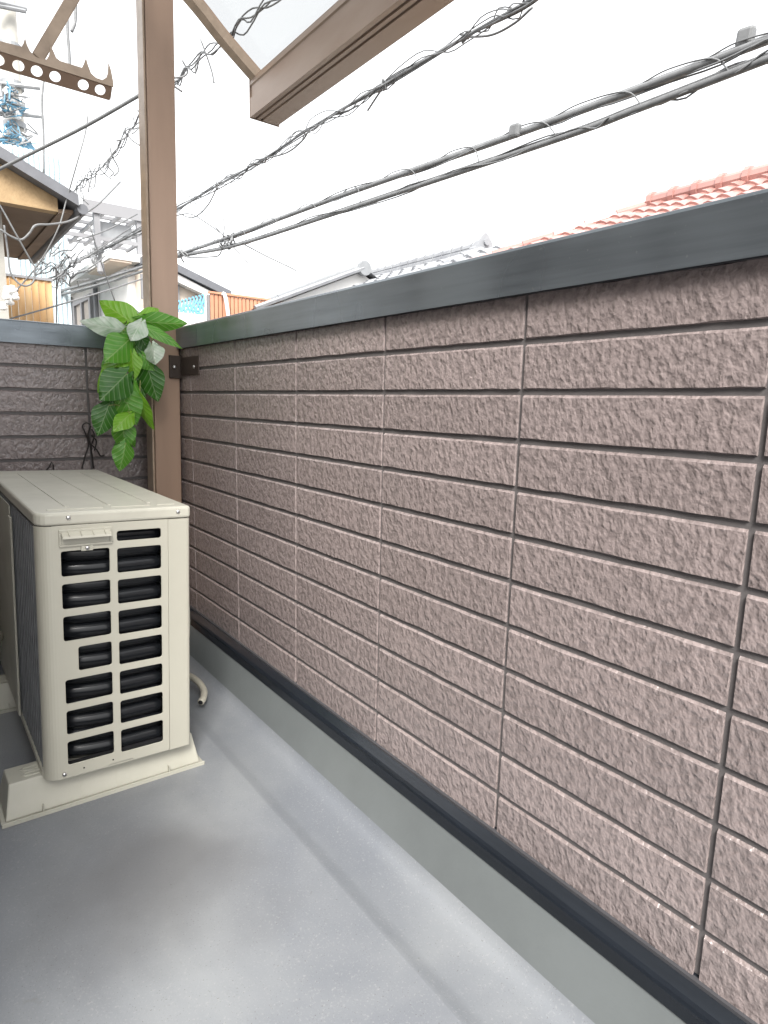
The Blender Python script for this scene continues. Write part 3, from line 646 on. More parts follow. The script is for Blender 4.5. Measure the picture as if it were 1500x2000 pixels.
for L_ in [
    ((262, 632), (192, 586), 56, 'leafbright', -0.20, 0.05, 0.1, 0.2, 0.1),
    ((284, 626), (228, 586), 18, 'leafpale', -0.17, 0.03, 0.5, 0.2, 0.1),
    ((240, 645), (160, 630), 40, 'leafpale', -0.24, -0.03, -0.2, 0.25, 0.2),
    ((276, 628), (256, 664), 40, 'leafpale', -0.27, -0.03, 0.2, 0.5, 0.1),
    ((280, 628), (368, 635), 40, 'leafmid', -0.22, -0.04, 0.25, 0.3, 0.2),
    ((280, 636), (358, 678), 26, 'leafmid', -0.25, -0.04, -0.5, 0.25, 0.15),
    ((252, 664), (206, 706), 62, 'leafmid', -0.27, -0.02, -0.15, 0.25, 0.1),
    ((262, 656), (274, 722), 38, 'leafdark', -0.225, 0.0, 0.2, 0.2, 0.1),
    ((296, 674), (303, 712), 42, 'leafpale', -0.28, -0.02, 0.3, 0.45, 0.1),
    ((280, 694), (304, 724), 38, 'leafmid', -0.265, 0.0, -0.4, 0.4, 0.1),
    ((238, 700), (188, 764), 46, 'leafbright', -0.25, -0.02, 0.5, 0.2, 0.15),
    ((258, 692), (262, 742), 34, 'leafbright', -0.275, 0.0, 0.3, 0.35, 0.1),
    ((246, 732), (196, 782), 66, 'leafdark', -0.285, -0.01, -0.1, 0.15, 0.1),
    ((288, 716), (308, 786), 52, 'leafdark', -0.255, 0.0, 0.2, 0.15, 0.1),
    ((284, 708), (272, 752), 34, 'leafdark', -0.235, 0.0, -0.3, 0.2, 0.1),
    ((240, 766), (266, 832), 58, 'leafmid', -0.27, 0.0, 0.1, 0.15, 0.1),
    ((256, 742), (232, 790), 50, 'leafmid', -0.275, 0.0, -0.2, 0.15, 0.1),
    ((212, 792), (191, 852), 50, 'leafdark', -0.265, 0.0, -0.15, 0.15, 0.1),
    ((271, 778), (297, 842), 32, 'leafbright', -0.245, 0.0, 0.7, 0.2, 0.15),
    ((254, 808), (222, 840), 38, 'leafbright', -0.29, -0.03, 0.3, 0.3, 0.2),
    ((241, 826), (243, 884), 46, 'leafmid', -0.285, 0.0, 0.1, 0.2, 0.1),
    ((245, 868), (234, 921), 42, 'leafmid', -0.295, 0.0, -0.2, 0.25, 0.1),
    ((228, 690), (196, 728), 40, 'leafmid', -0.235, 0.02, 0.5, 0.3, 0.15),
    ((262, 730), (286, 776), 34, 'leafdark', -0.225, 0.0, -0.3, 0.2, 0.1),
    ((250, 782), (276, 812), 34, 'leafmid', -0.245, 0.02, 0.5, 0.3, 0.2),
    ((232, 758), (206, 800), 40, 'leafdark', -0.24, 0.0, 0.3, 0.25, 0.15),
    ((268, 646), (292, 690), 34, 'leafdark', -0.235, 0.0, -0.3, 0.25, 0.15),
    ((244, 640), (222, 672), 34, 'leafmid', -0.235, 0.0, 0.4, 0.3, 0.15),
    ((278, 618), (318, 606), 26, 'leafbright', -0.20, 0.03, 0.4, 0.3, 0.15),
    ((246, 846), (262, 876), 24, 'leafmid', -0.265, 0.0, 0.6, 0.3, 0.2),
    ((246, 858), (222, 884), 24, 'leafdark', -0.265, 0.0, -0.5, 0.3, 0.2),
]:
    stalks.append((L_[0], leaf(*L_), L_[4]))
root = PY(268, 640, -0.2)
main = spline([PY(300, 645, -0.19), PY(282, 636, -0.2), PY(262, 645, -0.21), PY(256, 690, -0.235), PY(252, 740, -0.25), PY(246, 800, -0.255), PY(243, 850, -0.265), PY(245, 872, -0.28)], 6)
par(MB().tube(main, 0.0022, 6).build('stem', 'stem', smooth=True), PL)
m2 = spline([PY(285, 645, -0.2), PY(284, 700, -0.22), PY(274, 745, -0.235), PY(273, 782, -0.245)], 6)
par(MB().tube(m2, 0.002, 6).build('stem', 'stem', smooth=True), PL)
for px_, B, d_ in stalks:
    near = min(main + m2, key=lambda q: (q - B).length)
    if (near - B).length > 0.004:
        mid = (near + B) / 2 + Vector((0, 0, 0.008)); par(MB().tube(spline([near, mid, B], 4), 0.0011, 5).build('stalk', 'stem', smooth=True), PL)
# white hook the plant hangs from
hk = [PY(293, 655, -0.185), PY(299, 660, -0.2), PY(307, 655, -0.205), PY(310, 650, -0.185), PY(305, 646, -0.17), PY(296, 649, -0.17)]
par(MB().tube(spline(hk, 5), 0.0025, 8).build('hook', 'whiteplastic', smooth=True), PL)
par(MB().tube(spline([PY(291, 656, -0.2), PY(297, 662, -0.21), PY(300, 672, -0.22)], 5), 0.002, 6).build('stem', 'stem', smooth=True), PL)
rc_ = MB()
for k in range(16):
    c = PY(252 + random.uniform(-9, 9), 640 + random.uniform(-9, 9), -0.195 + random.uniform(-.01, .01)); d2 = Vector([random.uniform(-1, 1) for _ in range(3)]).normalized() * 0.014
    rc_.tube([c - d2, c + Vector((0, 0, 0.006)), c + d2], 0.0013, 5)
par(rc_.build('moss_core', 'darkbrown'), PL)

# ================================================================== NEIGHBOURHOOD
# --- tan house beyond the end wall
TY = 3.4; TD = 2.2
a, b, c_, d_ = PY(0, 320, TY), PY(112, 388, TY), PY(112, 409, TY), PY(0, 398, TY)
sl_ = (b.z - a.z) / (b.x - a.x); zbm = (c_.z + d_.z) / 2; xl = -5.0; x1 = b.x
TH = empty('tan_house', (-2.4, TY + 1, GZ), 'tan stucco house with a dark edged gable roof and brown eave underside', 'house')
def slopez(x): return b.z + (x - x1) * sl_
xm = -1.6
par(MB().prism([(xm * 2 - x1, TY, zbm), (x1, TY, zbm), (x1, TY, slopez(x1)), (xm, TY, slopez(xm)), (xm * 2 - x1, TY, slopez(x1))], (0, 0.1, 0)).build('gable', 'tan'), TH)
par(MB().box((xm * 2 - x1, TY + 0.101, zbm + 0.002), (x1 - 0.004, TY + TD, zbm + 0.06)).build('soffit', 'soffit'), TH)
xr_ = PY(147, 388, TY).x
rf = MB(); t_ = 0.085
for sgn in (1, -1):
    f_ = lambda x: (x if sgn == 1 else 2 * xm - x)
    z0_, z1_ = slopez(xm), slopez(xr_)
    rf.prism([(f_(xm), TY - 0.12, z0_ + 0.003), (f_(xr_), TY - 0.12, z1_ + 0.003), (f_(xr_), TY - 0.12, z1_ + t_), (f_(xm), TY - 0.12, z0_ + t_)], (0, TD + 0.3, 0))
par(rf.build('roof', 'roofgrey'), TH)
par(MB().prism([(x1 + 0.001, TY + 0.0, zbm + 0.02), (xr_ - 0.02, TY + 0.0, slopez(xr_) - 0.004), (xr_ - 0.02, TY + 0.0, slopez(xr_) - 0.03), (x1 + 0.001, TY, zbm - 0.01)], (0, TD, 0)).build('eave_board', 'soffit'), TH)
xw = PY(9, 500, TY + 0.25).x
par(MB().box((xm * 2 - xw, TY + 0.25, GZ), (xw, TY + TD - 0.1, zbm)).build('wall', 'concrete'), TH)
par(MB().tube([(xr_ + 0.03, TY - 0.1, slopez(xr_) - 0.01), (xr_ + 0.03, TY + TD + 0.1, slopez(xr_) - 0.015)], 0.04, 10).build('eave_gutter', 'roofgrey'), TH)
# --- rusty sheet screen
RY = 6.2
p0, p1 = PY(4, 538, RY), PY(101, 548, RY); p2, p3 = PY(97, 640, RY), PY(4, 650, RY)
RS = empty('rusty_screen', (p1.x - 0.4, RY, GZ), 'rusty orange corrugated tin screen beside the tan house', 'screen')
nS = 7
for k in range(nS):
    xa = p0.x + (p1.x - p0.x) * k / nS; xb = p0.x + (p1.x - p0.x) * (k + 1) / nS - 0.004
    zt = p0.z + (p1.z - p0.z) * (k + .5) / nS
    w_ = xb - xa; pts = [(xa + w_ * q / 6, RY + 0.012 * math.sin(q / 6 * math.pi), p3.z - 0.6) for q in range(7)] + [(xa + w_ * q / 6, RY + 0.02 + 0.012 * math.sin(q / 6 * math.pi), p3.z - 0.6) for q in range(6, -1, -1)]
    par(MB().prism(pts, (0, 0, zt - p3.z + 0.6)).build('sheet', 'rust'), RS)
par(MB().box((p0.x, RY - 0.01, p0.z + 0.001), (p1.x + 0.01, RY + 0.04, p0.z + 0.03)).build('top_rail', 'frame'), RS)
par(MB().box((p0.x + 0.02, RY + 0.034, GZ), (p0.x + 0.07, RY + 0.08, p0.z)).build('post', 'frame'), RS)
par(MB().box((p1.x - 0.07, RY + 0.034, GZ), (p1.x - 0.02, RY + 0.08, p0.z)).build('post', 'frame'), RS)
# --- white house with the roof rack
WX = 2.35
y_n = 8.9; y_f = 17.0
zt_ = PX(268, 505, WX).z
WH = empty('white_house', (WX + 1, 12, GZ), 'overexposed white house with tall grey window frames behind the plant', 'house')
par(MB().box((WX, y_n, GZ), (3.05, y_f, zt_)).build('wall', 'white'), WH)
for (xa, xb, yt, yb_) in ((118, 148, 596, 660), (150, 184, 578, 660)):
    A, B_ = PX(xa, yt + 14, WX), PX(xb, yt - 4, WX); zt2 = (A.z + B_.z) / 2; zb2 = zt2 - 1.7
    yy0, yy1 = B_.y, A.y
    fr = MB()
    for u0, u1, v0, v1 in ((yy0, yy1, zt2 - 0.09, zt2), (yy0, yy1, zb2, zb2 + 0.09), (yy0, yy0 + 0.12, zb2 + 0.09, zt2 - 0.09), (yy1 - 0.12, yy1, zb2 + 0.09, zt2 - 0.09), ((yy0 + yy1) / 2 - 0.05, (yy0 + yy1) / 2 + 0.05, zb2 + 0.09, zt2 - 0.09)):
        fr.box((WX - 0.09, u0, v0), (WX - 0.003, u1, v1))
    wn = par(fr.build('window', 'frame'), WH)
    cu_ = MB().box((WX - 0.04, yy0 + 0.1, zb2 + 0.08), (WX - 0.004, yy1 - 0.1, zt2 - 0.08)).build('blind', 'curtain'); cu_.parent = wn
for px_ in (136, 186):
    q = PX(px_, 560, WX - 0.06); par(MB().tube([(q.x, q.y, GZ), (q.x, q.y, zt_ - 0.05)], 0.045, 8).build('downpipe', 'frame', smooth=True), WH)
par(MB().box((WX - 0.35, y_n - 0.3, zt_ + 0.002), (3.1, y_f + 0.3, zt_ + 0.12)).build('eave', 'white'), WH)
par(MB().box((WX - 0.33, y_n - 0.28, zt_ - 0.03), (WX - 0.003, y_n + 1.2, zt_)).build('eave_underside', 'cream'), WH)
# rooftop rack: posts and a grid of slats
RK = empty('roof_rack', (2.6, 10.5, zt_), 'grey steel drying rack with open slats on the white house roof', 'rack')
RYN, RYF = 9.0, 11.6
zr = PY(270, 418, RYN).z; xa_, xb_ = PY(168, 406, RYN).x, PY(330, 420, RYN).x
for i in range(6):
    y = RYN + (RYF - RYN) * i / 5; par(MB().box((xa_ - 0.9 * i / 5 * 0.4, y - 0.03, zr - 0.05), (xb_, y + 0.03, zr)).build('slat', 'frame'), RK)
for i in range(6):
    x = xa_ + (xb_ - xa_) * i / 5; par(MB().box((x - 0.025, RYN, zr - 0.1), (x + 0.025, RYF, zr - 0.052)).build('bearer', 'frame'), RK)
par(MB().box((xa_ - 0.05, RYN - 0.06, zr - 0.12), (xb_, RYN - 0.031, zr + 0.06)).build('front_beam', 'frame'), RK)
for x in (xa_ + 0.15, xb_ - 0.5):
    par(MB().box((x - 0.045, RYN - 0.025, zt_ + 0.12), (x + 0.045, RYN + 0.065, zr - 0.102)).build('post', 'frame'), RK)
    par(MB().box((x - 0.045, RYF - 0.09, zt_ + 0.12), (x + 0.045, RYF, zr - 0.102)).build('post', 'frame'), RK)
zl = PY(200, 470, RYN).z
par(MB().box((xa_ - 0.6, RYN - 0.02, zl), (xb_, RYN + 0.02, zl + 0.06)).build('lower_rail', 'frame'), RK)
par(MB().box((xa_ + 0.15 + 0.05, RYN + 0.1, zl + 0.06), (xb_ - 0.6, RYN + 0.13, zl + 0.32)).build('mesh_panel', 'galv'), RK)
# --- blue corrugated box behind the tan roof
q0, q1 = PY(58, 290, 9.5), PY(128, 372, 9.5)
BS = empty('blue_shed', ((q0.x + q1.x) / 2, 10, GZ), 'pale blue corrugated roof shed peeping over the tan house roof', 'shed')
par(MB().box((q0.x - 0.3, 9.56, GZ), (q1.x, 11, q0.z)).build('body', 'bluesheet'), BS)
for k in range(11):
    x = q0.x - 0.3 + (q1.x - q0.x + 0.3) * (k + .5) / 11; par(MB().box((x - 0.022, 9.52, GZ + 4.0), (x + 0.022, 9.558, q0.z)).build('rib', 'bluesheet'), BS)
# --- utility pole with its hardware
UY = 10.8
ub = PY(26, 200, UY)
UP = empty('utility_pole', (ub.x, UY, GZ), 'concrete utility pole crowded with wires and blue cable sleeves', 'utility pole')
par(MB().tube([(ub.x, UY, GZ), (ub.x, UY, GZ + 11.5)], [0.19, 0.125], 20).build('shaft', 'concrete', smooth=True), UP)
for py_ in (95, 168, 205, 245, 268):
    z = PY(26, py_, UY).z; par(MB().lathe([(0.165, -0.05), (0.178, -0.045), (0.178, 0.045), (0.165, 0.05)], (ub.x, UY, z), 'z', 20).build('band', 'galv'), UP)
for py_, ln in ((28, 0.55), (34, 0.5), (178, 0.75), (232, 0.8)):
    z = PY(26, py_, UY).z; an = random.uniform(-0.5, 0.5)
    par(MB().tube([(ub.x - ln * 0.5 * math.cos(an), UY - 0.24 - ln * 0.3 * math.sin(an), z - 0.05), (ub.x + ln * 0.5 * math.cos(an), UY - 0.24 + ln * 0.3 * math.sin(an), z + 0.06)], 0.035, 8).build('crossarm', 'galv'), UP)
rnd = random.Random(5)
for k in range(46):
    cx = 26 + rnd.gauss(0, 12); cy = rnd.choice((190, 205, 262, 275, 285)) + rnd.uniform(-18, 14)
    pts = [PY(cx + rnd.uniform(-22, 22), cy + rnd.uniform(-14, 14), UY - 0.3 - rnd.uniform(0, 0.25)) for _ in range(4)]
    par(MB().tube(spline(pts, 4), rnd.uniform(0.006, 0.016), 5).build('jumper', 'cableblue' if rnd.random() < 0.62 else 'cable'), UP)
for px_, py_ in ((14, 182), (40, 196), (10, 258), (44, 270), (34, 222)):
    c = PY(px_, py_, UY - 0.32); par(MB().lathe([(0.03, -0.08), (0.06, -0.06), (0.035, -0.03), (0.06, 0.0), (0.035, 0.03), (0.05, 0.06), (0.02, 0.09)], c, 'z', 10).build('insulator', 'whiteplastic', smooth=True), UP)
par(MB().tube([PY(52, 285, UY - 0.35), PY(66, 303, UY - 0.35)], 0.09, 10).build('sleeve', 'cableblue'), UP)

# --- gable house to the right of the post
GY = 8.0
g0, g1 = PY(300, 494, GY), PY(452, 570, GY); gs = (g1.z - g0.z) / (g1.x - g0.x)
GH = empty('gable_house', (g0.x, GY + 2, GZ), 'cream gable house with a blue grey roof edge beside the brown post', 'house')
xA, xB = PY(296, 500, GY).x, PY(438, 580, GY).x
fzz = lambda x: g0.z + (x - g0.x) * gs
par(MB().prism([(xA, GY + 0.25, GZ), (xB - 0.25, GY + 0.25, GZ), (xB - 0.25, GY + 0.25, fzz(xB) - 0.06), (xA, GY + 0.25, fzz(xA) - 0.16)], (0, 4, 0)).build('wall', 'cream'), GH)
par(MB().prism([(xA, GY, fzz(xA) - 0.10), (g1.x, GY, g1.z - 0.10), (g1.x, GY, g1.z + 0.015), (xA, GY, fzz(xA) + 0.015)], (0, 4.5, 0)).build('roof', 'roofgrey'), GH)
par(MB().prism([(xA, GY + 0.06, fzz(xA) - 0.24), (xB - 0.1, GY + 0.06, fzz(xB) - 0.20), (xB - 0.1, GY + 0.06, fzz(xB) - 0.105), (xA, GY + 0.06, fzz(xA) - 0.105)], (0, 0.16, 0)).build('barge_board', 'white'), GH)
w0, w1 = PY(338, 543, GY + 0.2), PY(351, 592, GY + 0.2)
wn = par(MB().box((w0.x - 0.5, GY + 0.2, w1.z), (w1.x, GY + 0.249, w0.z)).build('window', 'frame'), GH)
pn = MB().box((w0.x - 0.42, GY + 0.19, w1.z + 0.06), (w1.x - 0.05, GY + 0.199, w0.z - 0.06)).build('pane', 'galv'); pn.parent = wn
# white balcony wall with blue pegs on a line
PWY = 7.6
b0, b1 = PY(325, 604, PWY), PY(398, 604, PWY)
WB = empty('white_parapet', (b0.x, PWY, GZ), 'white low balcony wall below a row of blue laundry hangers', 'wall')
par(MB().box((b0.x - 0.8, PWY, GZ), (PY(412, 600, PWY).x, PWY + 0.12, PY(370, 612, PWY).z)).build('panel', 'white'), WB)
par(MB().box((PY(400, 590, PWY).x, PWY - 0.03, GZ), (PY(412, 590, PWY).x, PWY - 0.002, PY(405, 576, PWY).z)).build('pier', 'white'), WB)
HL = empty('laundry_line', (b0.x, PWY + 0.3, PY(370, 600, PWY).z), 'row of pale blue plastic hangers on a line over the white balcony', 'laundry line')
la, lb = PY(338, 594, PWY + 0.3), PY(398, 578, PWY + 0.3)
par(MB().tube([la, lb], 0.012, 6).build('line', 'cable'), HL)
for k in range(9):
    p = la.lerp(lb, (k + 0.5) / 9); h_ = 0.18 + 0.05 * (k % 3)
    hg = MB(); hg.tube(spline([p + Vector((0, 0, 0.03)), p + Vector((0.03, 0, -0.02)), p + Vector((-0.06, 0, -h_)), p + Vector((0.07, 0, -h_)), p + Vector((0.02, 0, -0.06))], 4), 0.016, 6)
    par(hg.build('hanger', 'blueplastic'), HL)
# orange corrugated fence
OY = 7.0
o0, o1 = PY(411, 573, OY), PY(560, 592, OY)
OF = empty('orange_fence', ((o0.x + o1.x) / 2, OY, GZ), 'orange brown fence of upright sheet boards with a white pipe', 'fence')
nb = 20
for k in range(nb):
    xa = o0.x + (o1.x - o0.x) * k / nb; xb = o0.x + (o1.x - o0.x) * (k + 1) / nb
    par(MB().box((xa, OY, o0.z - 1.6), (xb - 0.014, OY + 0.02, o0.z)).build('board', 'orangefence'), OF)
par(MB().box((o0.x, OY + 0.021, o0.z - 1.6), (o1.x, OY + 0.03, o0.z - 0.01)).build('backing', 'soffit'), OF)
par(MB().box((o0.x - 0.02, OY - 0.02, o0.z + 0.001), (o1.x, OY + 0.05, o0.z + 0.03)).build('cap', 'orangefence'), OF)
for k in range(5):
    x = o0.x + (o1.x - o0.x) * k / 4; par(MB().box((x - 0.03, OY + 0.031, GZ), (x + 0.03, OY + 0.09, o0.z - 0.02)).build('post', 'frame'), OF)
par(MB().tube(spline([PY(434, 573, OY - 0.05), PY(440, 580, OY - 0.07), PY(447, 625, OY - 0.07), PY(450, 660, OY - 0.07)], 5), 0.03, 8).build('pipe', 'whiteplastic', smooth=True), OF)

# --- tiled roofs across the street
def tile_mesh(w_, l_, h_, m, n=7):
    v = []; f = []
    for j, (yy, zz) in enumerate(((0, 0.028), (l_ * 1.08, 0.0))):
        for i in range(n + 1):
            t = i / n; v.append((yy, t * w_, zz + h_ * math.sin(math.pi * min(1, t / 0.62)) if t < 0.62 else zz - h_ * 0.25 * math.sin(math.pi * (t - 0.62) / 0.38)))
    k = n + 1
    for i in range(n): f.append((i, i + 1, k + i + 1, k + i))
    # front lip thickness
    o = len(v); v += [(0, i / n * w_, v[i][2] - 0.026) for i in range(n + 1)]
    for i in range(n): f.append((o + i, o + i + 1, i + 1, i))
    mm = MB(); mm.add(v, f); return mm.mesh('tile', m)
def tiled_roof(e, m, ridge_a, ridge_b, pitch, length, tw, tl, th, hip=0.0, zvis=None, limit=300):
    """slope facing -X below a ridge that runs along Y from a (near) to b (far); hip shortens the far end as the slope falls"""
    tm = tile_mesh(tw, tl, th, m)
    a, b = Vector(ridge_a), Vector(ridge_b); ny = int((b.y - a.y) / tw); nrow = int(length / tl)
    cp, sp_ = math.cos(pitch), math.sin(pitch); cnt = 0; rest = MB()
    for r in range(nrow):
        n_extra = int(hip * (r + 1) * tl * cp / tw)
        for k in range(-2, ny + n_extra + 1):
            s = (r + 1) * tl
            loc = Vector((a.x - s * cp, a.y + k * tw, a.z + (b.z - a.z) * k * tw / max(0.1, b.y - a.y) - s * sp_))
            d = loc - CAM; zc = d.dot(fw); px_ = 750 + FPX * d.dot(rt) / zc; py_ = 1000 - FPX * d.dot(up) / zc
            coptop = 613 + (368 - 613) * (px_ - 458) / (1500 - 458)
            if py_ < coptop + 40 and -20 < px_ < 1560 and cnt < limit:
                o = link_mesh('tile', tm, e); o.rotation_euler = (0, -pitch, 0); o.location = loc - e.location; cnt += 1
            elif r < nrow:
                R = Matrix.Translation(loc) @ Matrix.Rotation(-pitch, 4, 'Y')
                rest.add([R @ v.co for v in tm.vertices], [tuple(p.vertices) for p in tm.polygons])
    if rest.v:
        o = par(rest.build('lower_tiles', m), e); o['kind'] = 'stuff'
# red roof house
RX = 6.6; rz0 = PX(1275, 387, RX); rz1 = PX(1490, 331, RX)
RH = empty('red_roof_house', (RX, 0, GZ), 'house with a red clay tile roof rising over the long wall', 'house')
ra, rb = Vector((RX, rz1.y - 2.6, rz1.z - 0.1)), Vector((RX, rz0.y, rz0.z - 0.1))
tiled_roof(RH, 'redtile', ra, rb, rad(24), 2.9, 0.30, 0.27, 0.05, hip=1.0)
deck = MB(); P24 = rad(24); ln = 3.0
deck.add([(RX, ra.y - 1, ra.z - 0.03), (RX, rb.y, rb.z - 0.03), (RX - ln * math.cos(P24), rb.y + ln * math.cos(P24), rb.z - ln * math.sin(P24) - 0.03), (RX - ln * math.cos(P24), ra.y - 1, ra.z - ln * math.sin(P24) - 0.03),
          (RX + ln, rb.y + ln * 0.9, rb.z - ln * math.sin(P24) - 0.03), (RX + ln, ra.y - 1, ra.z - ln * math.sin(P24) - 0.03)], [(0, 1, 2, 3), (1, 4, 2), (0, 5, 4, 1)])
par(deck.build('roof_deck', 'redtile'), RH)
par(MB().box((RX - 2.4, ra.y - 1, GZ), (RX + 2.4, rb.y + 2.2, ra.z - ln * math.sin(P24) + 0.1)).build('wall', 'cream'), RH)
nr = 14
for k in range(nr):
    y0_ = ra.y + (rb.y - ra.y) * k / nr; y1_ = ra.y + (rb.y - ra.y) * (k + 1) / nr + 0.03
    par(MB().tube([(RX, y0_, ra.z + 0.06), (RX, y1_ - 0.06, ra.z + 0.06), (RX, y1_ - 0.06, ra.z + 0.06), (RX, y1_, ra.z + 0.06)], [0.085, 0.085, 0.11, 0.11], 10).build('ridge_tile', 'redtile', smooth=False), RH)
hipd = Vector((-math.cos(P24), math.cos(P24), -math.sin(P24)))
for k in range(9):
    p = rb + hipd * (0.28 * k); q = rb + hipd * (0.28 * (k + 1) + 0.03); dz = Vector((0, 0, 0.03)); par(MB().tube([p + dz, q + dz], [0.06, 0.075], 8).build('hip_tile', 'redtile'), RH)
# grey roof house
GX = 6.4; ga, gb = PX(945, 477, GX), PX(725, 536, GX)
GR = empty('grey_roof_house', (GX, 6, GZ), 'house with pale grey roof tiles and ridge ornament beyond the long wall', 'house')
tiled_roof(GR, 'greytile', Vector((GX, ga.y, ga.z - 0.12)), Vector((GX, gb.y + 0.6, ga.z - 0.12)), rad(22), 2.4, 0.30, 0.28, 0.045)
dk = MB(); P22 = rad(22)
dk.add([(GX, ga.y - 0.1, ga.z - 0.15), (GX, gb.y + 0.7, ga.z - 0.15), (GX - 2.4 * math.cos(P22), gb.y + 0.7, ga.z - 0.15 - 2.4 * math.sin(P22)), (GX - 2.4 * math.cos(P22), ga.y - 0.1, ga.z - 0.15 - 2.4 * math.sin(P22)), (GX + 2.2, gb.y + 0.7, ga.z - 1.05), (GX + 2.2, ga.y - 0.1, ga.z - 1.05)], [(0, 1, 2, 3), (0, 5, 4, 1)])
par(dk.build('roof_deck', 'greytile'), GR)
par(MB().box((GX - 1.9, ga.y + 0.3, GZ), (GX + 1.9, gb.y + 0.5, ga.z - 0.95)).build('wall', 'white'), GR)
for k in range(16):
    y0_ = ga.y + (gb.y + 0.6 - ga.y) * k / 16; y1_ = ga.y + (gb.y + 0.6 - ga.y) * (k + 1) / 16 - 0.01
    par(MB().box((GX - 0.09, y0_, ga.z - 0.13), (GX + 0.09, y1_, ga.z - 0.045)).build('ridge_course', 'greytile', bevel=0.01), GR)
    par(MB().tube([(GX, y0_, ga.z - 0.01), (GX, y1_, ga.z - 0.01)], [0.075, 0.06], 10).build('ridge_tile', 'greytile'), GR)
# ridge-end ornament: stacked scrolls
orn = MB(); yo = ga.y - 0.04
orn.prism([(GX - 0.2, yo, ga.z - 0.2), (GX + 0.2, yo, ga.z - 0.2), (GX + 0.15, yo, ga.z + 0.02), (GX + 0.06, yo, ga.z + 0.12), (GX, yo, ga.z + 0.16), (GX - 0.06, yo, ga.z + 0.12), (GX - 0.15, yo, ga.z + 0.02)], (0, 0.09, 0))
orn.tube([(GX - 0.19, yo - 0.02, ga.z - 0.12), (GX - 0.19, yo + 0.1, ga.z - 0.12)], 0.06, 10); orn.tube([(GX + 0.19, yo - 0.02, ga.z - 0.12), (GX + 0.19, yo + 0.1, ga.z - 0.12)], 0.06, 10); orn.tube([(GX, yo - 0.03, ga.z + 0.02), (GX, yo + 0.1, ga.z + 0.02)], 0.05, 10)
par(orn.build('ridge_ornament', 'greytile'), GR)
for k in range(5):                                    # verge rolls down the near gable
    s0 = 0.1 + 0.42 * k; s1 = s0 + 0.44
    par(MB().tube([(GX - s0 * math.cos(P22), ga.y - 0.06, ga.z - 0.08 - s0 * math.sin(P22)), (GX - s1 * math.cos(P22), ga.y - 0.06, ga.z - 0.08 - s1 * math.sin(P22))], [0.06, 0.075], 8).build('verge_tile', 'greytile'), GR)
# lower roof beyond, with a rounded metal ridge
m0, m1 = PX(712, 524, 5.6), PX(500, 600, 7.2)
MR = empty('metal_roof_house', (6.4, 9, GZ), 'low house with a rounded blue grey ridge beyond the grey tiles', 'house')
dirv = (m1 - m0)
par(MB().tube([m0, m0 + dirv * 0.5, m1], [0.11, 0.11, 0.11], 12).build('ridge_cap', 'galv', smooth=True), MR)
par(MB().lathe([(0.0, -0.03), (0.12, -0.03), (0.125, 0.03), (0.0, 0.03)], m0, 'y', 14).build('ridge_end', 'galv'), MR)
mm = MB(); dnv = Vector((-2.0, 0, -0.85)); dn2 = Vector((2.0, 0, -0.85))
mm.add([m0, m1, m1 + dnv, m0 + dnv, m1 + dn2, m0 + dn2], [(0, 1, 2, 3), (0, 5, 4, 1)]); par(mm.build('roof', 'greytile'), MR)
par(MB().prism([m0 + Vector((0, 0.12, -0.05)), m0 + dnv + Vector((0.15, 0.12, 0)), m0 + dn2 + Vector((-0.15, 0.12, 0))], (0, 0.1, 0)).build('gable', 'white'), MR)
for k in range(10):
    p = m0 + dirv * (k / 9); par(MB().tube([p + Vector((-0.02, 0, 0.0)), p + dnv], 0.04, 6).build('roof_batten', 'greytile'), MR)
par(MB().box((5.2, m0.y + 0.4, GZ), (7.6, m1.y - 0.3, m0.z - 0.9)).build('wall', 'white'), MR)

# ================================================================== OVERHEAD CABLES
def cable_thing(name, label, cat='cable', group=None, at=(0, 0, 0)): return empty(name, at, label, cat, group)
def strand(e, pts, r, m='cable', name='cable', n=6, sub=8):
    o = MB().tube(spline(pts, sub), r, n).build(name, m, smooth=True); par(o, e); return o
def along(pts, s, sub=24):
    q = spline(pts, sub); i = s * (len(q) - 1); k = min(int(i), len(q) - 2); return q[k].lerp(q[k + 1], i - k), (q[k + 1] - q[k]).normalized()
# main pair along the street
def wpt(lst): return [PX(x, y, v) if k == 'X' else PY(x, y, v) for x, y, k, v in lst]
WA = [(1620, 30, 'X', 1.9), (1500, 78, 'X', 1.95), (1010, 262, 'X', 2.0), (660, 385, 'X', 2.05), (450, 463, 'X', 2.1), (340, 500, 'X', 2.15)]
WBm = [(1620, 66, 'X', 1.9), (1500, 115, 'X', 1.95), (1240, 215, 'X', 1.97), (1070, 278, 'X', 2.0), (660, 415, 'X', 2.05), (450, 482, 'X', 2.1), (340, 503, 'X', 2.15)]
far_a = [PY(270, 524, 7.2), PY(150, 560, 9.0), PY(0, 598, 12.0), PY(-150, 632, 15.0)]
E1 = cable_thing('cable_bundle', 'thick lashed double cable slanting over the long wall past the post', 'cable', 'overhead cables', (2, 0, 1.3))
a_pts = wpt(WA) + far_a; b_pts = wpt(WBm) + [q + Vector((0, 0, -0.06)) for q in far_a]
strand(E1, a_pts, 0.017); strand(E1, [q + Vector((0.03, 0, 0.028)) for q in a_pts], 0.009); strand(E1, b_pts, 0.016)
strand(E1, [q + Vector((0, 0.0, 0.018)) for q in b_pts], 0.006)
for k in range(4):
    rr = random.Random(20 + k); bb = a_pts if k % 2 else b_pts
    q = spline(bb, 5); strand(E1, [p + Vector((rr.uniform(-.02, .02), 0, rr.uniform(-.028, .03))) for p in q], 0.0042, 'cable', 'strand', 5, 3)
rnd = random.Random(11)
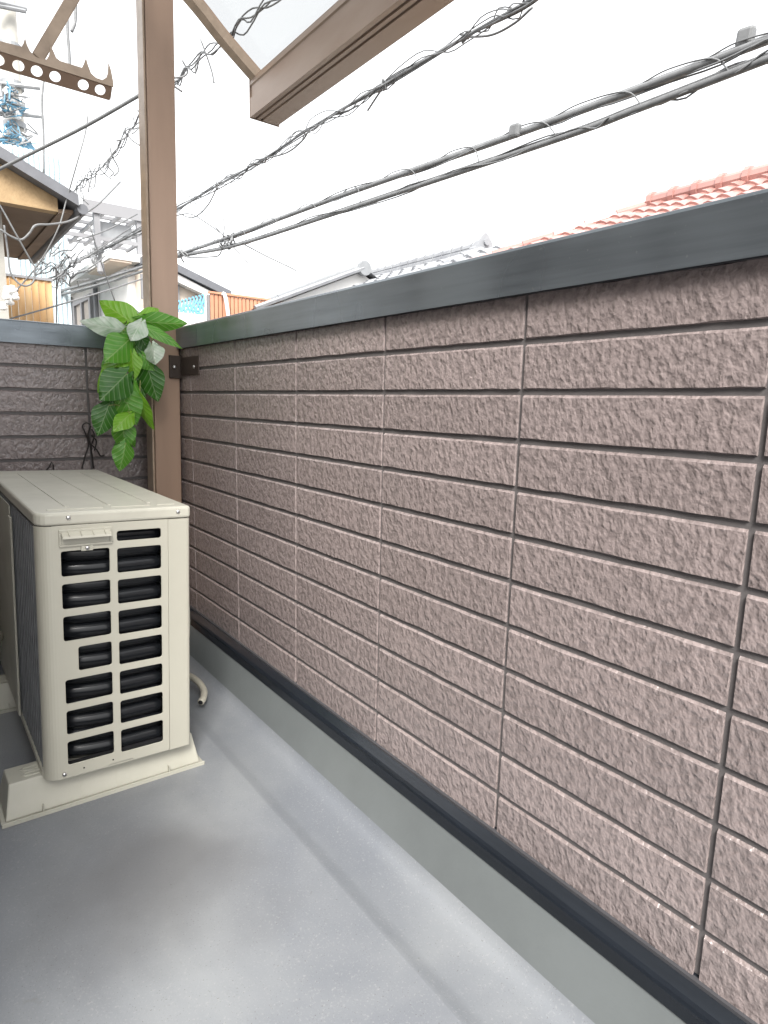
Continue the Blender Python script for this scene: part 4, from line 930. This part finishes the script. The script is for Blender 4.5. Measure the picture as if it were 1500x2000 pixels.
for k in range(15):                                   # lashing wires between the two
    s = 0.10 + k * 0.036; p, d = along(a_pts, s); q, _ = along(b_pts, s + 0.003)
    q = min(spline(b_pts, 24), key=lambda t: (t - p).length)
    o_ = d * (0.12 + rnd.uniform(-0.05, 0.05)); arc = (p + Vector((0, 0, 0.035))) + o_ * 1.6
    strand(E1, [p + o_ * 2.6 + Vector((0, 0, 0.02)), arc, p + Vector((-0.02, 0, 0)), q - o_ * 0.6], 0.0035, 'cable', 'lashing_wire', 5, 5)
for px_, py_ in ((1455, 82), (1005, 262)):
    c = PX(px_, py_, 1.98); bx = MB().box((-0.02, -0.034, -0.02), (0.02, 0.034, 0.05)); o = bx.build('clamp', 'cable', bevel=0.014); o.location = c; o.rotation_euler = (0.1, 0, 0.0); par(o, E1)
for px_, py_, zz in ((448, 470, 0), (352, 502, 0)):
    for j in range(9):
        c = PX(px_ + rnd.uniform(-13, 13), py_ + rnd.uniform(-9, 9), 2.1); dd_ = Vector([rnd.uniform(-1, 1) for _ in range(3)]) * 0.06
        strand(E1, [c - dd_, c + Vector((0, 0, rnd.uniform(-.05, .05))), c + dd_], 0.009, 'cable', 'splice', 5, 4)
strand(E1, [PX(435, 420, 2.1), PX(438, 445, 2.1), PX(433, 478, 2.1), PX(432, 492, 2.1)], 0.006, 'cable', 'tail')
strand(E1, [PX(432, 492, 2.1), PX(425, 500, 2.1), PX(405, 502, 2.1), PX(370, 503, 2.1)], 0.007, 'cable', 'tail')
# upper bundle
E2 = cable_thing('cable_bundle', 'thinner loosely tied cable bundle passing under the canopy gutter', 'cable', 'overhead cables', (2, 0, 2))
u_pts = wpt([(1140, -70, 'X', 1.9), (1035, 0, 'X', 1.95), (912, 70, 'X', 1.98), (750, 165, 'X', 2.0), (610, 248, 'X', 2.05), (515, 310, 'X', 2.1), (425, 362, 'X', 2.15), (340, 412, 'X', 2.2)]) + [PY(270, 452, 7.0), PY(195, 490, 8.4), PY(120, 520, 10.0), PY(60, 545, 11.5)]
strand(E2, u_pts, 0.010)
for k in range(3):
    rr = random.Random(k); strand(E2, [q + Vector((rr.uniform(-.02, .02), 0, rr.uniform(-.035, .035))) for q in u_pts], 0.0055)
for k in range(4):
    rr = random.Random(60 + k); q = spline(u_pts, 4); strand(E2, [p + Vector((rr.uniform(-.035, .035), 0, rr.uniform(-.05, .05))) for p in q], 0.0038, 'cable', 'strand', 5, 3)
for px_, py_ in ((912, 70), (750, 165), (517, 310), (424, 362)):
    for j in range(4):
        c = PX(px_ + rnd.uniform(-4, 4), py_ + rnd.uniform(-4, 4), 2.0); dd_ = Vector((rnd.uniform(-.02, .02), rnd.uniform(-.05, .05), rnd.uniform(-.035, .035)))
        strand(E2, [c - dd_, c, c + dd_], 0.008, 'cable', 'tie', 5, 4)
for lst in ([(912, 72), (960, 68), (1005, 45), (1040, 14)], [(750, 168), (735, 190), (718, 216)], [(517, 310), (560, 298), (590, 275), (606, 250)], [(700, 205), (680, 216), (655, 222)], [(340, 412), (375, 425), (405, 402), (426, 362)], [(340, 422), (372, 418), (410, 440), (440, 462)]):
    strand(E2, [PX(x, y, 2.05) for x, y in lst], 0.007, 'cable', 'loop', 5, 6)
strand(E2, [PX(340, 402, 2.2), PX(440, 345, 2.2), PX(560, 290, 2.15)], 0.003, 'cable', 'thin_wire', 5)
for px_, py_ in ((188, 482), (120, 515)):             # drop coils left of the post
    for j in range(5):
        c = PY(px_ + 3.2 * j - 7, py_, 8.6); strand(E2, [c, c + Vector((0.03, 0, -0.12)), c + Vector((-0.01, 0, -0.24 - 0.03 * (j % 3))), c + Vector((-0.045, 0, -0.12)), c + Vector((-0.02, 0, 0))], 0.009, 'cable', 'coil', 5, 5)
strand(E2, [PY(196, 492, 8.5), PY(197, 520, 8.5)], 0.014, 'cable', 'drop'); 
c = PY(197, 523, 8.5); par(MB().lathe([(0.02, 0.08), (0.05, 0.06), (0.055, -0.06), (0.025, -0.1)], c, 'z', 10).build('lamp_socket', 'frame'), E2)
# ragged bundle behind the post, towards the utility pole
E3 = cable_thing('cable_bundle', 'ragged washed out cable bundle with clips crossing behind the upper post', 'cable', 'overhead cables', (2, 6, 3))
r_pts = [PY(700, -150, 2.4), PY(520, 10, 3.2), PY(410, 100, 4.0), PY(335, 168, 5.0), PY(262, 245, 6.2), PY(205, 322, 7.4), PY(168, 352, 8.3), PY(135, 385, 9.0), PY(70, 440, 10.2)]
rr = random.Random(91)
for k in range(4):
    q = spline(r_pts, 5); strand(E3, [p + Vector((rr.uniform(-.03, .03), 0, rr.uniform(-.07, .07))) for p in q], 0.007, 'cable', 'strand', 5, 3)
for k in range(22):
    p, d = along(r_pts, 0.26 + k * 0.03); hgt = rr.uniform(0.08, 0.3)
    strand(E3, [p + Vector((rr.uniform(-.06, .06), 0, rr.uniform(0, .12))), p, p + Vector((rr.uniform(-.1, .1), 0, -hgt * 0.6)), p + Vector((rr.uniform(-.15, .15), 0, -hgt))], rr.uniform(0.006, 0.012), 'cable', 'clip_tail', 5, 4)
E4 = cable_thing('wire_tangle', 'dense tangle of thin grey wires between the rusty screen and roof rack', 'wires', None, PY(110, 530, 6.5))
for k in range(26):
    x0 = rr.uniform(55, 150); y0 = rr.uniform(485, 560); n_ = rr.choice((3, 4)); w_ = rr.uniform(15, 60)
    pts = [PY(x0 + w_ * q / n_ + rr.uniform(-7, 7), y0 - w_ * 0.45 * q / n_ + rr.uniform(-11, 11), 6.6 + rr.uniform(-.3, .5)) for q in range(n_ + 1)]
    strand(E4, pts, rr.uniform(0.005, 0.011), 'cable', 'strand', 5, 5)
for px0, py0, px1, py1 in ((60, 565, 262, 440), (150, 470, 268, 418), (110, 520, 110, 640), (100, 560, 104, 640), (175, 440, 225, 590)):
    strand(E4, [PY(px0, py0, 6.7), PY((px0 + px1) / 2, (py0 + py1) / 2 + 5, 6.9), PY(px1, py1, 7.1)], 0.009, 'cable', 'strand', 5, 6)
# single lines
def single(label, pts, r, m='cable'):
    e = cable_thing('overhead_wire', label, 'wire', 'overhead wires', pts[0]); strand(e, pts, r, m); return e
single('thick single service wire slanting from the post down past the tan roof', [PY(285, 178, 1.6), PY(262, 192, 1.7), PY(160, 250, 2.1), PY(40, 310, 2.6), PY(-60, 360, 3.0)], 0.011)
single('thin wire crossing in front of the tan house eave', [PY(-30, 360, 3.0), PY(0, 402, 3.0), PY(30, 455, 3.0), PY(62, 512, 3.05), PY(68, 520, 3.05)], 0.006)
single('thin drop wire falling from the laundry holder towards the roof rack', [PY(172, 225, 3.2), PY(166, 262, 3.2), PY(150, 320, 3.2), PY(130, 390, 3.3), PY(112, 450, 3.3), PY(72, 520, 3.4), PY(10, 590, 3.5), PY(-20, 620, 3.5)], 0.0055)
single('slack loop of wire hanging below the tan house soffit', [PY(0, 448, 3.1), PY(22, 462, 3.1), PY(42, 468, 3.1), PY(58, 455, 3.1), PY(70, 440, 3.1), PY(100, 438, 3.2), PY(140, 430, 3.3), PY(190, 400, 3.5), PY(235, 355, 3.8)], 0.008)
single('long drooping wire loop in front of the rusty screen', [PY(8, 440, 3.15), PY(15, 490, 3.15), PY(20, 530, 3.15), PY(35, 552, 3.15), PY(52, 558, 3.15), PY(66, 548, 3.15), PY(68, 520, 3.15)], 0.007)
single('straight wire over the rusty screen running level with the wall top', [PY(280, 544, 6.0), PY(200, 570, 5.8), PY(100, 600, 5.5), PY(15, 624, 5.2), PY(-40, 640, 5.0)], 0.009)
single('stay wire falling from the cable splice to the grey roof', [PX(330, 335, 2.3), PX(380, 395, 2.25), PX(440, 465, 2.15), PX(545, 580, 5.0)], 0.005)
single('short stay wire ending in mid air right of the splice', [PX(478, 478, 2.12), PX(520, 500, 2.3), PX(572, 525, 2.5), PX(578, 532, 2.5)], 0.006)
single('vertical wire hanging beside the utility pole', [PY(131, 5, 8.0), PY(132, 60, 8.0), PY(136, 120, 8.0), PY(134, 170, 8.0)], 0.02)
single('ragged vertical wire hanging right of the utility pole', [PY(148, -10, 8.2), PY(147, 40, 8.2), PY(140, 62, 8.2)], 0.022)
single('slender wire dropping from the pole holder down past the blue shed', [PY(86, 150, 9.0), PY(82, 200, 9.0), PY(85, 260, 9.0), PY(85, 340, 9.0)], 0.016)
# insulator cluster by the rusty screen
IN = empty('insulator_cluster', PY(22, 575, 3.3), 'cluster of white porcelain insulators at the tan house wall', 'insulator')
for px_, py_ in ((14, 566), (24, 565), (12, 578), (30, 578), (20, 588), (6, 598)):
    c = PY(px_, py_, 3.3 + rnd.uniform(-.05, .05)); par(MB().lathe([(0.012, -0.03), (0.026, -0.022), (0.028, -0.005), (0.018, 0.003), (0.026, 0.012), (0.016, 0.028)], c, 'z', 12).build('insulator', 'whiteplastic', smooth=True), IN)
par(MB().tube([PY(2, 604, 3.32), PY(18, 583, 3.32), PY(34, 564, 3.32)], 0.013, 6).build('arm', 'galv'), IN)
bpy.context.view_layer.update()
